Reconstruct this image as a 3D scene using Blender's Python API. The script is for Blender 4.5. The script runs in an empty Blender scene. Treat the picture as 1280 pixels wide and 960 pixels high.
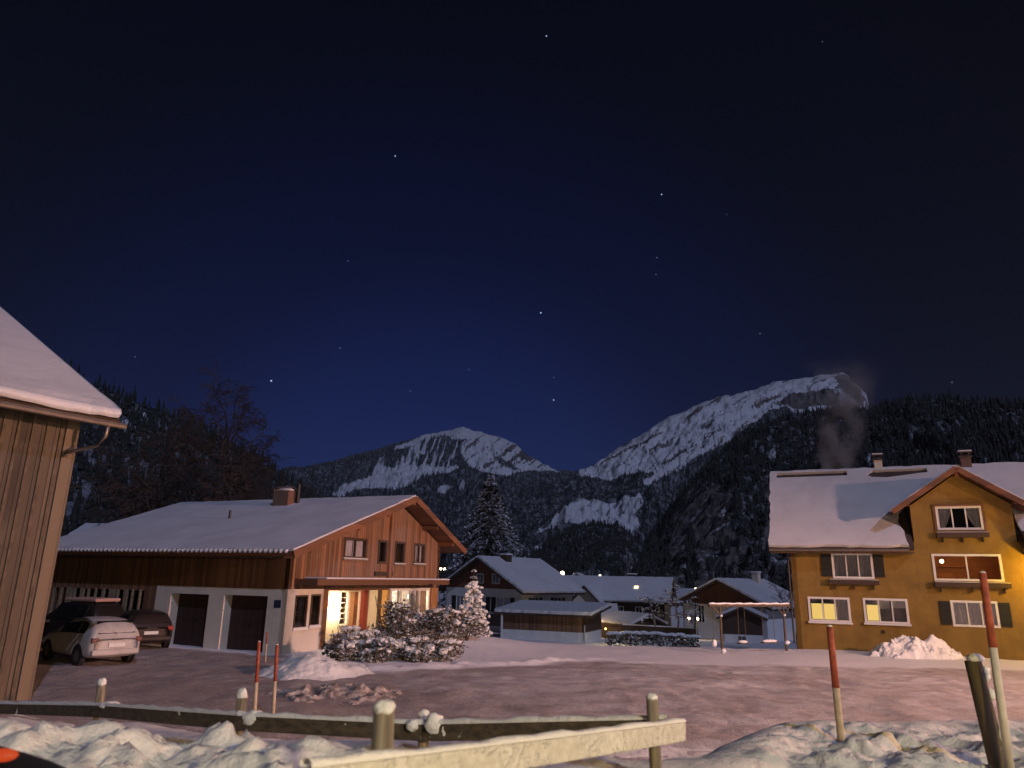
import bpy, bmesh, math, random
import numpy as np
from mathutils import Vector, Matrix, geometry
R = math.radians
sc = bpy.context.scene
col = sc.collection

# ------------------------------------------------------------------ camera
F_PX, TH, ROLL = 889.0, math.atan(0.271), 0.02
CAM = Vector((0, 0, 3.1))
cT, sT, cR, sR = math.cos(TH), math.sin(TH), math.cos(ROLL), math.sin(ROLL)
cam = bpy.data.objects.new('camera', bpy.data.cameras.new('camera'))
col.objects.link(cam)
cam.data.sensor_width = 36.0
cam.data.lens = F_PX / 1280 * 36
cam.data.clip_start = 0.1
cam.data.clip_end = 60000
cam.data.dof.use_dof = True; cam.data.dof.focus_distance = 32; cam.data.dof.aperture_fstop = 2.3
rt = Vector((cR, -sR * sT, sR * cT)); up = Vector((-sR, -cR * sT, cR * cT)); fw = Vector((0, cT, sT))
M = Matrix((rt, up, -fw)).transposed().to_4x4(); M.translation = CAM
cam.matrix_world = M
sc.camera = cam

def ray(px, py):
    u = px - 640; v = 480 - py
    x = u * cR - v * sR; y = u * sR + v * cR
    return Vector((x, F_PX * cT - y * sT, F_PX * sT + y * cT)) / (F_PX * cT - y * sT)
def at(px, py, Y): return CAM + ray(px, py) * Y          # the place seen in a photo pixel, Y metres ahead
def gz(px, py, z=0.0):
    r = ray(px, py); return CAM + r * ((z - CAM.z) / r.z)

# ------------------------------------------------------------------ world, moon, exposure
MOON_AZ, MOON_EL = 28.0, 38.0          # behind the camera, to its right
w = bpy.data.worlds.new('World'); sc.world = w; w.use_nodes = True
wt = w.node_tree; wt.nodes.clear()
def wn(t, **k):
    n = wt.nodes.new(t)
    for a, b in k.items(): setattr(n, a, b)
    return n
sky = wn('ShaderNodeTexSky', sky_type='NISHITA'); sky.sun_disc = False
sky.sun_elevation = R(MOON_EL); sky.sun_rotation = R(180 - MOON_AZ); sky.altitude = 700
tc = wn('ShaderNodeTexCoord')
nrm = wn('ShaderNodeVectorMath', operation='NORMALIZE'); wt.links.new(tc.outputs['Generated'], nrm.inputs[0])
dt = wn('ShaderNodeVectorMath', operation='DOT_PRODUCT'); wt.links.new(nrm.outputs[0], dt.inputs[0])
dt.inputs[1].default_value = Vector((-0.10, 0.99, 0.06)).normalized()
ang = wn('ShaderNodeMath', operation='ARCCOSINE'); wt.links.new(dt.outputs['Value'], ang.inputs[0])
rmp = wn('ShaderNodeValToRGB'); wt.links.new(ang.outputs[0], rmp.inputs[0])
rmp.color_ramp.interpolation = 'EASE'
els = rmp.color_ramp.elements
els[0].position = 0.0; els[0].color = (0.15, 0.22, 0.74, 1)
els[1].position = 1.0; els[1].color = (0.045, 0.035, 0.045, 1)
for p, c in ((0.2, (0.125, 0.18, 0.64)), (0.42, (0.075, 0.092, 0.33)), (0.7, (0.052, 0.05, 0.11))):
    e = els.new(p); e.color = (*c, 1)
mx = wn('ShaderNodeMix', data_type='RGBA', blend_type='MULTIPLY'); mx.inputs[0].default_value = 1
wt.links.new(sky.outputs[0], mx.inputs[6]); wt.links.new(rmp.outputs[0], mx.inputs[7])
bgn = wn('ShaderNodeBackground'); bgn.inputs[1].default_value = 0.0185
wt.links.new(mx.outputs[2], bgn.inputs[0])
wo = wn('ShaderNodeOutputWorld'); wt.links.new(bgn.outputs[0], wo.inputs[0])

md = Vector((math.sin(R(MOON_AZ)) * math.cos(R(MOON_EL)), -math.cos(R(MOON_AZ)) * math.cos(R(MOON_EL)), math.sin(R(MOON_EL))))
moon = bpy.data.objects.new('moonlight', bpy.data.lights.new('moonlight', 'SUN'))
moon.data.energy = 0.80; moon.data.angle = R(0.5); moon.data.color = (0.56, 0.62, 1.0)
moon.rotation_euler = md.to_track_quat('Z', 'Y').to_euler(); col.objects.link(moon)

sc.view_settings.view_transform = 'Standard'; sc.view_settings.look = 'None'
sc.view_settings.exposure = 0; sc.view_settings.gamma = 1; sc.view_settings.use_curve_mapping = False
sc.cycles.use_denoising = True
sc.cycles.max_bounces = 6; sc.cycles.transparent_max_bounces = 12; sc.cycles.volume_bounces = 0
sc.cycles.sample_clamp_indirect = 4

def lamp(name, loc, watts, colr, radius=0.1):
    o = bpy.data.objects.new(name, bpy.data.lights.new(name, 'POINT'))
    o.data.energy = watts; o.data.color = colr; o.data.shadow_soft_size = radius
    o.location = loc; col.objects.link(o); return o
STREET = (1.0, 0.53, 0.40)
P_STREET = Vector((35.0, 8.5, 10.0))
P_NEAR = Vector((5.0, -5.0, 5.6))

# ------------------------------------------------------------------ noise (numpy)
def _h(ix, iy, seed):
    n = (ix.astype(np.int64) * 374761393 + iy.astype(np.int64) * 668265263 + seed * 1442695041) & 0x7fffffff
    n = ((n ^ (n >> 13)) * 1274126177) & 0x7fffffff
    n = (n ^ (n >> 16)) & 0xffff
    return n / 65535.0
def vnoise(x, y, seed=0):
    x = np.asarray(x, float); y = np.asarray(y, float)
    ix = np.floor(x); iy = np.floor(y); fx = x - ix; fy = y - iy
    fx = fx * fx * fx * (fx * (fx * 6 - 15) + 10); fy = fy * fy * fy * (fy * (fy * 6 - 15) + 10)
    a = _h(ix, iy, seed); b = _h(ix + 1, iy, seed); c = _h(ix, iy + 1, seed); d = _h(ix + 1, iy + 1, seed)
    return (a * (1 - fx) + b * fx) * (1 - fy) + (c * (1 - fx) + d * fx) * fy * 1.0
def fbm(x, y, o=4, seed=0, gain=0.5):
    s = 0; a = 1; t = 0
    for i in range(o):
        s = s + a * (vnoise(x * 2 ** i + 17.3 * i, y * 2 ** i - 9.1 * i, seed + i) * 2 - 1); t += a; a *= gain
    return s / t
def ridged(x, y, o=4, seed=0):
    s = 0; a = 1; t = 0
    for i in range(o):
        s = s + a * (1 - np.abs(vnoise(x * 2 ** i + 7.7 * i, y * 2 ** i + 3.1 * i, seed + i) * 2 - 1)); t += a; a *= .5
    return s / t
def sstep(a, b, x):
    t = np.clip((x - a) / (b - a), 0, 1); return t * t * (3 - 2 * t)

# ------------------------------------------------------------------ material helpers
class NT:
    def __init__(s, name):
        s.m = bpy.data.materials.new(name); s.m.use_nodes = True
        s.t = s.m.node_tree; s.b = s.t.nodes['Principled BSDF']; s.out = s.t.nodes['Material Output']
    def n(s, typ, ins=(), out=0, **props):
        nd = s.t.nodes.new('ShaderNode' + typ)
        for k, v in props.items(): setattr(nd, k, v)
        for k, v in (ins.items() if isinstance(ins, dict) else enumerate(ins)):
            s.set(nd.inputs[k], v)
        return nd.outputs[out]
    def set(s, sock, v):
        if v is None: return
        if isinstance(v, bpy.types.NodeSocket): s.t.links.new(v, sock)
        else: sock.default_value = v
    def math(s, op, a, b=None, c=None): return s.n('Math', [a, b, c], operation=op)
    def mix(s, f, a, b, blend='MIX'):
        return s.n('Mix', {0: f, 6: a, 7: b}, out=2, data_type='RGBA', blend_type=blend)
    def noise(s, vec, scale, detail=4, rough=.55): return s.n('TexNoise', {'Vector': vec, 'Scale': scale, 'Detail': detail, 'Roughness': rough})
    def ramp(s, f, a, b): return s.n('MapRange', {0: f, 1: a, 2: b, 3: 0.0, 4: 1.0}, interpolation_type='SMOOTHSTEP')
    def pos(s): return s.n('NewGeometry')
    def objco(s): return s.n('TexCoord', out=3)
    def scale(s, v, k): return s.n('VectorMath', [v, k], operation='MULTIPLY')
    def bump(s, h, strength=.3, dist=.02):
        return s.n('Bump', {'Height': h, 'Strength': strength, 'Distance': dist})
    def base(s, c, rough=.7, **k):
        s.set(s.b.inputs['Base Color'], c); s.set(s.b.inputs['Roughness'], rough)
        for a, v in k.items(): s.set(s.b.inputs[a], v)
        return s.m
def C4(c): return (*c, 1)

def m_snow(name, c=(.84, .85, .88), big=1.2, small=14, strength=.5, dist=.05):
    g = NT(name); p = g.pos()
    n1 = g.noise(p, big, 5, .6); n2 = g.noise(p, small, 4, .6)
    h = g.math('ADD', n1, g.math('MULTIPLY', n2, .35))
    colr = g.mix(g.ramp(g.noise(p, .7, 5), .35, .75), C4(c), C4(tuple(x * .9 for x in c)))
    g.base(colr, .65, Normal=g.bump(h, strength, dist))
    g.b.inputs['Specular IOR Level'].default_value = .25
    return g.m
def m_plain(name, c, rough=.6, metal=0, var=.18, scale=6, bump=.15):
    g = NT(name); p = g.objco(); n = g.noise(p, scale, 5, .6)
    k = g.mix(g.ramp(n, .3, .72), C4(c), C4(tuple(x * (1 - var) for x in c)))
    g.base(k, rough, Metallic=metal, Normal=g.bump(n, bump, .01)); return g.m
def m_boards(name, c1, c2, width, axis, gap=.07, streak=1.0, rough=.75, rise='z', gapdark=.25, wear=None):
    g = NT(name); p = g.objco()
    sep = g.t.nodes.new('ShaderNodeSeparateXYZ'); g.t.links.new(p, sep.inputs[0])
    a = sep.outputs['xyz'.index(axis)]
    v = g.math('DIVIDE', a, width); cell = g.math('FLOOR', v); fr = g.math('FRACT', v)
    rnd = g.n('TexWhiteNoise', {'W': cell}, noise_dimensions='1D')
    k = [9, 9, 9]; k['xyz'.index(rise)] = .7
    ns = g.noise(g.n('VectorMath', [g.scale(p, tuple(k)), g.n('CombineXYZ', [g.math('MULTIPLY', rnd, 40.0), 0.0, 0.0])], operation='ADD'), streak, 6, .65)
    f = g.math('ADD', g.math('MULTIPLY', rnd, .55), g.math('MULTIPLY', ns, .55))
    c = g.mix(g.ramp(f, .15, .9), C4(c1), C4(c2))
    if wear:
        big = g.noise(p, .55, 4, .6); c = g.mix(g.ramp(big, .45, .7), c, C4(wear))
    ed = g.math('MINIMUM', fr, g.math('SUBTRACT', 1.0, fr)); gp = g.ramp(ed, gap * .35, gap)
    c = g.mix(gp, g.mix(1.0, c, (gapdark,) * 3 + (1,), 'MULTIPLY'), c)
    g.base(c, rough, Normal=g.bump(g.math('ADD', gp, g.math('MULTIPLY', ns, .35)), .6, .015)); return g.m
def m_emit(name, c, strength):
    g = NT(name); g.base((0, 0, 0, 1), .6); g.set(g.b.inputs['Emission Color'], C4(c)); g.b.inputs['Emission Strength'].default_value = strength; return g.m
def m_glass(name, tint=(.9, .93, 1.0), refl=.10):
    g = NT(name); g.t.nodes.remove(g.b)
    tr = g.n('BsdfTransparent', [C4(tint)]); gl = g.n('BsdfGlossy', {'Color': (1, 1, 1, 1), 'Roughness': .03})
    fz = g.math('ADD', g.n('Fresnel', {'IOR': 1.45}), refl)
    ms = g.n('MixShader', [fz, tr, gl]); g.t.links.new(ms, g.out.inputs[0]); return g.m

SNOW = m_snow('snow')
SNOW_ROOF = m_snow('roof snow', c=(.69, .69, .71), big=.9, small=7, strength=.6, dist=.09)
SNOW_LUMP = m_snow('lumpy snow', c=(.80, .80, .77), big=9, small=45, strength=.8, dist=.03)
OCHRE = None
def m_plaster(name, c, var=.25):
    g = NT(name); p = g.objco()
    n = g.noise(p, 1.1, 6, .65); st = g.noise(g.scale(p, (3, 3, .4)), 1.4, 5, .6); fine = g.noise(p, 40, 3)
    k = g.mix(g.ramp(n, .35, .7), C4(c), C4(tuple(x * (1 - var) for x in c)))
    k = g.mix(g.ramp(st, .5, .8), k, C4(tuple(x * (1 - var * 1.2) for x in c)))
    g.base(k, .9, Normal=g.bump(fine, .25, .01)); return g.m
OCHRE = m_plaster('ochre shingle', (.27, .165, .036))
CREAM = m_plaster('cream plaster', (.66, .60, .50), .12)
WHITEP = m_plaster('white plaster', (.72, .71, .69), .12)
WOOD_X = m_boards('brown larch boards x', (.27, .14, .07), (.12, .062, .034), .16, 'x')
WOOD_Y = m_boards('brown larch boards y', (.33, .165, .085), (.12, .062, .036), .17, 'y', wear=(.24, .145, .10), gapdark=.15)
WOODP = m_boards('brown beam', (.24, .10, .045), (.13, .06, .03), .4, 'z', gap=.01, rise='x')
SOFFIT = m_boards('dark roof boards', (.15, .08, .045), (.07, .04, .024), .15, 'x', rise='y')
BARN_W = m_boards('weathered barn boards', (.135, .10, .064), (.035, .026, .018), .165, 'x', gap=.06, wear=(.10, .075, .052), gapdark=.1, streak=1.6)
GREYWOOD = m_plain('grey wood', (.26, .20, .14), .85, var=.45, scale=9, bump=.5)
DARKWOOD = m_plain('dark wood', (.075, .045, .028), .8, var=.4, scale=8, bump=.4)
REDWOOD = m_plain('red paint wood', (.20, .03, .02), .6)
WHITE = m_plain('white paint', (.78, .77, .73), .5, var=.08)
SHUT = m_boards('dark shutter', (.018, .02, .018), (.01, .012, .011), .06, 'z', rise='x')
DGREEN = m_plain('dark box paint', (.06, .035, .025), .7)
GLASS = m_glass('window glass')
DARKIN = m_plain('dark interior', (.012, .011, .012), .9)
GDOOR = m_boards('garage door boards', (.045, .018, .012), (.028, .012, .009), .14, 'x')
CURT = m_plain('net curtain', (.62, .58, .58), .9, var=.2, scale=14)
LITB = m_emit('lit yellow blind', (1.0, .64, .16), 1.05)
LITW = m_emit('lit room behind curtain', (1.0, .70, .42), 1.0)
BULB = m_emit('lamp glow', (1.0, .70, .40), 14)
BULBY = m_emit('yellow lamp glow', (1.0, .62, .15), 8)
METAL = m_plain('zinc metal', (.30, .25, .21), .45, .8)
DMETAL = m_plain('dark metal', (.05, .05, .055), .5, .6)
TILE = m_plain('dark roof tile', (.06, .045, .04), .8)
BRICK = None
def m_brick(name, c1, c2):
    g = NT(name); b = g.n('TexBrick', {'Vector': g.objco(), 'Color1': C4(c1), 'Color2': C4(c2), 'Mortar': (.13, .09, .07, 1), 'Scale': 5.0, 'Mortar Size': .015})
    g.base(b, .9); return g.m
BRICK = m_brick('chimney brick', (.26, .095, .04), (.18, .07, .035))
RUBBER = m_plain('tyre rubber', (.018, .018, .018), .8)
CARGLASS = m_plain('car glass', (.012, .013, .015), .08, 0, 0)
BARK = m_plain('bark', (.14, .085, .06), .9, var=.5, scale=5, bump=.6)
def m_foliage(name, c, snow=.55, nsc=3.0):
    g = NT(name); geo = g.t.nodes.new('ShaderNodeNewGeometry')
    n = g.noise(geo.outputs['Position'], nsc, 4, .6)
    k = g.mix(g.ramp(n, .3, .7), C4(c), C4(tuple(x * .55 for x in c)))
    sz = g.t.nodes.new('ShaderNodeSeparateXYZ'); g.t.links.new(geo.outputs['True Normal'], sz.inputs[0])
    f = g.math('MULTIPLY', g.ramp(g.math('ABSOLUTE', sz.outputs[2]), .45, .8), g.ramp(n, .62 - snow * .35, .70 - snow * .3))
    g.base(g.mix(f, k, (.78, .79, .83, 1)), .75); return g.m
SPRUCE = m_foliage('spruce needles', (.045, .046, .032), .50, 1.6)
SPRUCE_S = m_foliage('snowy needles', (.05, .06, .035), 1.2, 4)
SHRUB = m_foliage('shrub leaves', (.12, .10, .055), .72, 6)

# ------------------------------------------------------------------ mesh helper
class MB:
    def __init__(s): s.v = []; s.f = []; s.mi = []; s.cur = 0
    def add(s, vs, fs):
        b = len(s.v); s.v.extend([tuple(x) for x in vs]); s.f.extend([tuple(b + i for i in f) for f in fs]); s.mi.extend([s.cur] * len(fs)); return s
    def box(s, a, b):
        (x0, y0, z0), (x1, y1, z1) = a, b
        return s.add([(x0, y0, z0), (x1, y0, z0), (x1, y1, z0), (x0, y1, z0), (x0, y0, z1), (x1, y0, z1), (x1, y1, z1), (x0, y1, z1)],
                     [(0, 3, 2, 1), (4, 5, 6, 7), (0, 1, 5, 4), (1, 2, 6, 5), (2, 3, 7, 6), (3, 0, 4, 7)])
    def beam(s, p, q, wd, ht, upv=(0, 0, 1)):
        p = Vector(p); q = Vector(q); d = (q - p).normalized(); u = Vector(upv); sd = d.cross(u).normalized(); u = sd.cross(d).normalized()
        vs = []
        for c in (p, q):
            for a, b in ((-1, -1), (1, -1), (1, 1), (-1, 1)): vs.append(c + sd * (a * wd / 2) + u * (b * ht / 2))
        return s.add(vs, [(0, 3, 2, 1), (4, 5, 6, 7), (0, 1, 5, 4), (1, 2, 6, 5), (2, 3, 7, 6), (3, 0, 4, 7)])
    def tube(s, pts, rad, n=8, cap=True):
        pts = [Vector(p) for p in pts]; m = len(pts)
        if not hasattr(rad, '__len__'): rad = [rad] * m
        vs = []; fs = []
        for i, p in enumerate(pts):
            d = (pts[min(i + 1, m - 1)] - pts[max(i - 1, 0)])
            d = d.normalized() if d.length > 1e-9 else Vector((0, 0, 1))
            ref = Vector((0, 0, 1)) if abs(d.z) < .9 else Vector((1, 0, 0))
            a = d.cross(ref).normalized(); b = d.cross(a)
            for j in range(n):
                t = 2 * math.pi * j / n; vs.append(p + (a * math.cos(t) + b * math.sin(t)) * rad[i])
        for i in range(m - 1):
            for j in range(n):
                k = (j + 1) % n; fs.append((i * n + j, i * n + k, (i + 1) * n + k, (i + 1) * n + j))
        if cap and n > 2: fs.append(tuple(range(n))[::-1]); fs.append(tuple((m - 1) * n + j for j in range(n)))
        return s.add(vs, fs)
    def panel(s, O, U, V, outer, holes=(), t=.25, lift=0):
        """flat slab: polygon with holes in plane O+uU+vV, outer face at +lift along UxV, t thick inwards"""
        O = Vector(O); U = Vector(U); V = Vector(V); Nn = U.cross(V).normalized()
        loops = [list(outer)] + [list(h) for h in holes]
        P = [Vector((a, b, 0)) for lp in loops for a, b in lp]
        tris = geometry.tessellate_polygon([[Vector((a, b, 0)) for a, b in lp] for lp in loops])
        n = len(P); vs = [O + U * p.x + V * p.y + Nn * lift for p in P] + [O + U * p.x + V * p.y + Nn * (lift - t) for p in P]
        fs = []
        for a, b, c in tris:
            cr = (P[b] - P[a]).cross(P[c] - P[a]).z
            if cr < 0: b, c = c, b
            fs.append((a, b, c)); fs.append((n + a, n + c, n + b))
        i0 = 0
        for li, lp in enumerate(loops):
            m = len(lp); area = sum(lp[i][0] * lp[(i + 1) % m][1] - lp[(i + 1) % m][0] * lp[i][1] for i in range(m))
            ccw = area > 0
            for i in range(m):
                a, b = i0 + i, i0 + (i + 1) % m
                q = (a, n + a, n + b, b)
                fs.append(q if (ccw == (li == 0)) else q[::-1])
            i0 += m
        return s.add(vs, fs)
    def build(s, name, mats, parent=None, smooth=False, bevel=0, loc=None):
        me = bpy.data.meshes.new(name); me.from_pydata(s.v, [], s.f)
        if not isinstance(mats, (list, tuple)): mats = [mats]
        for m in mats: me.materials.append(m)
        if len(mats) > 1: me.polygons.foreach_set('material_index', s.mi)
        if smooth: me.polygons.foreach_set('use_smooth', [True] * len(me.polygons))
        o = bpy.data.objects.new(name, me); col.objects.link(o)
        if parent: o.parent = parent
        if loc: o.location = loc
        if bevel:
            b = o.modifiers.new('bevel', 'BEVEL'); b.width = bevel; b.segments = 2; b.limit_method = 'ANGLE'; b.angle_limit = R(40)
        me.update(); return o
def tag(o, label=None, cat=None, group=None, kind=None):
    if label: o['label'] = label
    if cat: o['category'] = cat
    if group: o['group'] = group
    if kind: o['kind'] = kind
    return o
def thing(name, label, cat, loc=(0, 0, 0), rz=0, group=None):
    o = bpy.data.objects.new(name, None); o.empty_display_size = .3; col.objects.link(o)
    o.location = loc; o.rotation_euler = (0, 0, rz); return tag(o, label, cat, group)
def struct(o): o['kind'] = 'structure'; return o
def copy_tree(o, parent=None):
    c = o.copy(); col.objects.link(c); c.parent = parent
    for ch in list(o.children): copy_tree(ch, c)
    return c
def np_mesh(name, V, Fc, mat, attr=None, smooth=True, parent=None):
    me = bpy.data.meshes.new(name); V = np.asarray(V, np.float32); Fc = np.asarray(Fc, np.int32)
    me.vertices.add(len(V)); me.vertices.foreach_set('co', V.ravel())
    k = Fc.shape[1]; me.loops.add(Fc.size); me.loops.foreach_set('vertex_index', Fc.ravel())
    me.polygons.add(len(Fc)); me.polygons.foreach_set('loop_start', np.arange(0, Fc.size, k, dtype=np.int32))
    me.update(calc_edges=True)
    if smooth: me.polygons.foreach_set('use_smooth', np.ones(len(Fc), bool))
    if attr is not None:
        a = me.color_attributes.new('cover', 'FLOAT_COLOR', 'POINT'); cc = np.ones((len(V), 4), np.float32); cc[:, :attr.shape[1]] = attr
        a.data.foreach_set('color', cc.ravel())
    me.materials.append(mat); o = bpy.data.objects.new(name, me); col.objects.link(o)
    if parent: o.parent = parent
    return o
def grid_faces(nu, nv):
    i = np.arange(nu - 1)[:, None] * nv + np.arange(nv - 1)[None]
    return np.stack([i, i + nv, i + nv + 1, i + 1], -1).reshape(-1, 4)
def blob(mb, c, r, seed, sub=2, amp=.25, fr=1.6):
    bm = bmesh.new(); bmesh.ops.create_icosphere(bm, subdivisions=sub, radius=1)
    vs = []
    from mathutils import noise as mn
    for v in bm.verts:
        d = 1 + amp * mn.noise(v.co * fr + Vector((seed * 3.1, seed * 1.7, seed))) + amp * .5 * mn.noise(v.co * fr * 2.7 + Vector((seed, 5, 2)))
        vs.append((c[0] + v.co.x * r[0] * d, c[1] + v.co.y * r[1] * d, c[2] + v.co.z * r[2] * d))
    bm.verts.index_update()
    mb.add(vs, [tuple(v.index for v in f.verts) for f in bm.faces]); bm.free()

# ------------------------------------------------------------------ terrain: ground
FENCE = [at(830, 909, 5.05), at(530, 914, 6.0), at(300, 902, 6.7), at(127, 888, 8.5), at(0, 885, 10.2), at(-170, 886, 12.5)]
EX = np.array([-16, -6.54, -4.5, -2.26, -.63, .9, 1.5, 2.8, 5.5, 9, 30])
EY = np.array([17, 10.4, 8.8, 6.9, 6.3, 5.4, 5.5, 7.2, 8.1, 8.7, 9])
def hground(x, y):
    x = np.asarray(x, float); y = np.asarray(y, float)
    ye = np.interp(x, EX, EY)
    top = np.interp(x, [-14, -6.5, -4.5, -2, 0, 3, 6, 12], [.5, .95, 1.35, 1.62, 1.85, 1.82, 1.7, 1.6])
    bank = top * (1 - sstep(0, 1, (y - ye) / 4.8))
    lim = 36 + np.clip(-(x - 1) * 1.1, 0, 16)
    drop = -1.5 * sstep(0, 9, y - lim) - .6 * sstep(8, 28, y - lim) - 2.2 * sstep(25, 75, y - lim)
    mound = .5 * np.exp(-((x + 2.6) / 3.2) ** 2 - ((y - 34.5) / 3.4) ** 2)
    return bank + drop + mound + .03 * fbm(x * .35, y * .35, 3, 5)
ga = np.linspace(-1, 1, 461)
gx = 3.4 * np.sinh(ga * 8.6); gy = 18 + 3.4 * np.sinh(ga * 8.6)
X, Y = np.meshgrid(gx, gy, indexing='ij')
Z = hground(X, Y)
nearm = (X > -10.6) & (X < 9.6) & (Y > 1) & (Y < 14.6)
Z = np.where(nearm, Z - .35, Z)
fieldm = (X > -29.5) & (X < 43.5) & (Y > 13.2) & (Y < 36.5)
Z = np.where(fieldm, Z - .25, Z)
struct(np_mesh('ground', np.stack([X, Y, Z], -1).reshape(-1, 3), grid_faces(461, 461), SNOW))

# packed snow of road, driveway and field: one fine sheet, dirt where wheels and grit have been
def poly_sd(x, y, P):
    d = np.full(x.shape, 1e9); ins = np.zeros(x.shape, bool); n = len(P)
    for i in range(n):
        ax, ay = P[i]; bx, by = P[(i + 1) % n]
        ex, ey = bx - ax, by - ay
        t = np.clip(((x - ax) * ex + (y - ay) * ey) / (ex * ex + ey * ey + 1e-12), 0, 1)
        d = np.minimum(d, np.hypot(x - ax - ex * t, y - ay - ey * t))
        c = ((ay > y) != (by > y)) & (x < (bx - ax) * (y - ay) / (by - ay + 1e-12) + ax); ins ^= c
    return np.where(ins, d, -d)
ROADP = [(-40, 5), (60, 5), (60, 24), (30, 27), (20, 29.5), (11, 29.2), (2, 29.4), (-.9, 26.8), (-3.5, 25.4), (-5.4, 25.2), (-6.9, 27.2), (-8.4, 29.3), (-14, 31.5), (-24, 36), (-40, 34)]
fx = np.arange(-30, 44.01, .16); fy = np.arange(12.6, 37.01, .14)
X, Y = np.meshgrid(fx, fy, indexing='ij')
sd = poly_sd(X, Y, ROADP) + .9 * fbm(X * .5, Y * .5, 4, 11)
dirt = sstep(-.15, .7, sd)
rough = sstep(-7, -3, -abs(X - 4) * .35 + 0 * X) * sstep(19, 22, Y) * sstep(31, 28, Y)
lump = ridged(X * 2.2, Y * 1.2, 4, 3)
Z = hground(X, Y) + dirt * (.045 * fbm(X * 1.3, Y * .9, 4, 8) + .07 * (lump - .6) * sstep(.42, .62, vnoise(X * .22 + 3, Y * .3, 21)))
Z += dirt * .025 * (ridged(X * 4.5, Y * 3.5, 3, 77) - .5) * sstep(.38, .6, vnoise(X * .18, Y * .3, 22))
Z += (1 - dirt) * .02 * fbm(X * .8, Y * .8, 3, 9)
edge = np.exp(-((sd + .35) / .4) ** 2) * sstep(-9, -6, X) * sstep(8, 2, X)            # ridge pushed up along the garden
Z += edge * (.10 + .12 * fbm(X * 2.5, Y * 2.5, 3, 31))
for off in (-.8, .8, 2.6, 4.2):                                                          # wheel ruts
    line = 24.0 + off * .9 - .02 * X + .5 * np.sin(X * .09)
    Z -= dirt * .025 * np.exp(-((Y - line) / .16) ** 2)
dirtv = np.clip(dirt * (1 - .34 * sstep(-6, 2, X)) * (.74 + .24 * fbm(X * .3, Y * .55, 5, 14) + .22 * fbm(X * 2.2, Y * 2.2, 3, 44)), 0, 1) + 0 * X
g = NT('packed snow and grit'); ca = g.t.nodes.new('ShaderNodeVertexColor'); ca.layer_name = 'cover'
sp = g.t.nodes.new('ShaderNodeSeparateColor'); g.t.links.new(ca.outputs[0], sp.inputs[0])
p = g.pos(); n1 = g.noise(p, 3.5, 6, .65); n2 = g.noise(p, 22, 4, .6)
f = g.math('MULTIPLY', sp.outputs[0], g.math('ADD', .72, g.math('MULTIPLY', n1, .55)))
dirtc = g.mix(g.ramp(n2, .35, .7), (.26, .21, .192, 1), (.46, .395, .375, 1))
fl = g.math('MULTIPLY', g.ramp(g.noise(g.scale(p, (1, .8, 1)), 6.5, 5, .7), .54, .66), g.ramp(g.noise(p, .22, 3, .5), .40, .62))
dk = g.math('MULTIPLY', g.ramp(g.noise(g.scale(p, (.5, 1, 1)), 1.3, 5, .65), .52, .72), .55)
dirtc = g.mix(dk, dirtc, (.17, .133, .12, 1)); dirtc = g.mix(g.math('MULTIPLY', fl, .7), dirtc, (.66, .62, .61, 1))
g.base(g.mix(g.ramp(f, .05, .75), (.80, .80, .82, 1), dirtc), .6,
       Normal=g.bump(g.math('ADD', n1, g.math('MULTIPLY', n2, .5)), .7, .06))
ROADM = g.m
struct(np_mesh('road', np.stack([X, Y, Z], -1).reshape(-1, 3), grid_faces(len(fx), len(fy)), ROADM, np.stack([dirtv], -1).reshape(-1, 1)))

# snow bank the fence stands on
bx = np.arange(-11, 10.01, .035); by = np.arange(.6, 15, .035)
X, Y = np.meshgrid(bx, by, indexing='ij')
Z = hground(X, Y)
ye = np.interp(X, EX, EY)
ontop = sstep(.9, -.6, Y - ye)
wob = .35 * fbm(X * .9, Y * .9, 3, 71)
lum = np.maximum(0, fbm(X * 3.2, Y * 3.2, 4, 51, .6)) + .6 * np.maximum(0, fbm(X * 7, Y * 7, 3, 52))
right = sstep(1.3, 2.3, X)
def worley(x, y, seed):
    ix = np.floor(x); iy = np.floor(y); d = np.full(x.shape, 9.0)
    for a in (-1, 0, 1):
        for b in (-1, 0, 1):
            cx_ = ix + a + _h(ix + a, iy + b, seed); cy_ = iy + b + _h(ix + a, iy + b, seed + 7); d = np.minimum(d, np.hypot(x - cx_, y - cy_))
    return d
qx = X + .08 * fbm(X * 6, Y * 6, 3, 155); qy = Y + .08 * fbm(X * 6, Y * 6, 3, 156)
w1 = np.sqrt(np.clip(1 - (worley(qx * 5, qy * 5, 157) * 1.45) ** 2, 0, 1)); w2 = np.sqrt(np.clip(1 - (worley(qx * 11, qy * 11, 158) * 1.4) ** 2, 0, 1))
lum2 = .6 * np.maximum(0, fbm(X * 2.6, Y * 2.6, 3, 151, .6)) + .62 * w1 * sstep(.25, .8, vnoise(X * 3, Y * 3, 160)) + .42 * w2 * vnoise(X * 6, Y * 6, 161) + .16 * fbm(X * 16, Y * 16, 2, 162)
Z += ontop * right * (lum2 * .13 + .05 * fbm(X * 1.2, Y * 1.2, 3, 53) - .12) * sstep(4.0, 5.5, Y + wob)
cy = np.interp(X, [-6, -3, -2, -1, -.4], [5.3, 4.7, 4.4, 4.2, 4.0])
crest_z = np.interp(X, [-6, -3.2, -2.75, -2.45, -2.15, -1.95, -1.6, -1.2, -.85, -.4, -.1], [2.10, 2.14, 2.11, 2.18, 2.17, 2.10, 2.14, 2.15, 2.15, 2.05, 1.85])
hh = np.maximum(0, crest_z - Z) * sstep(-.1, -.45, X)
berm = hh * np.exp(-((Y - cy) / np.where(Y > cy, .55, 1.1)) ** 4)
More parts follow.
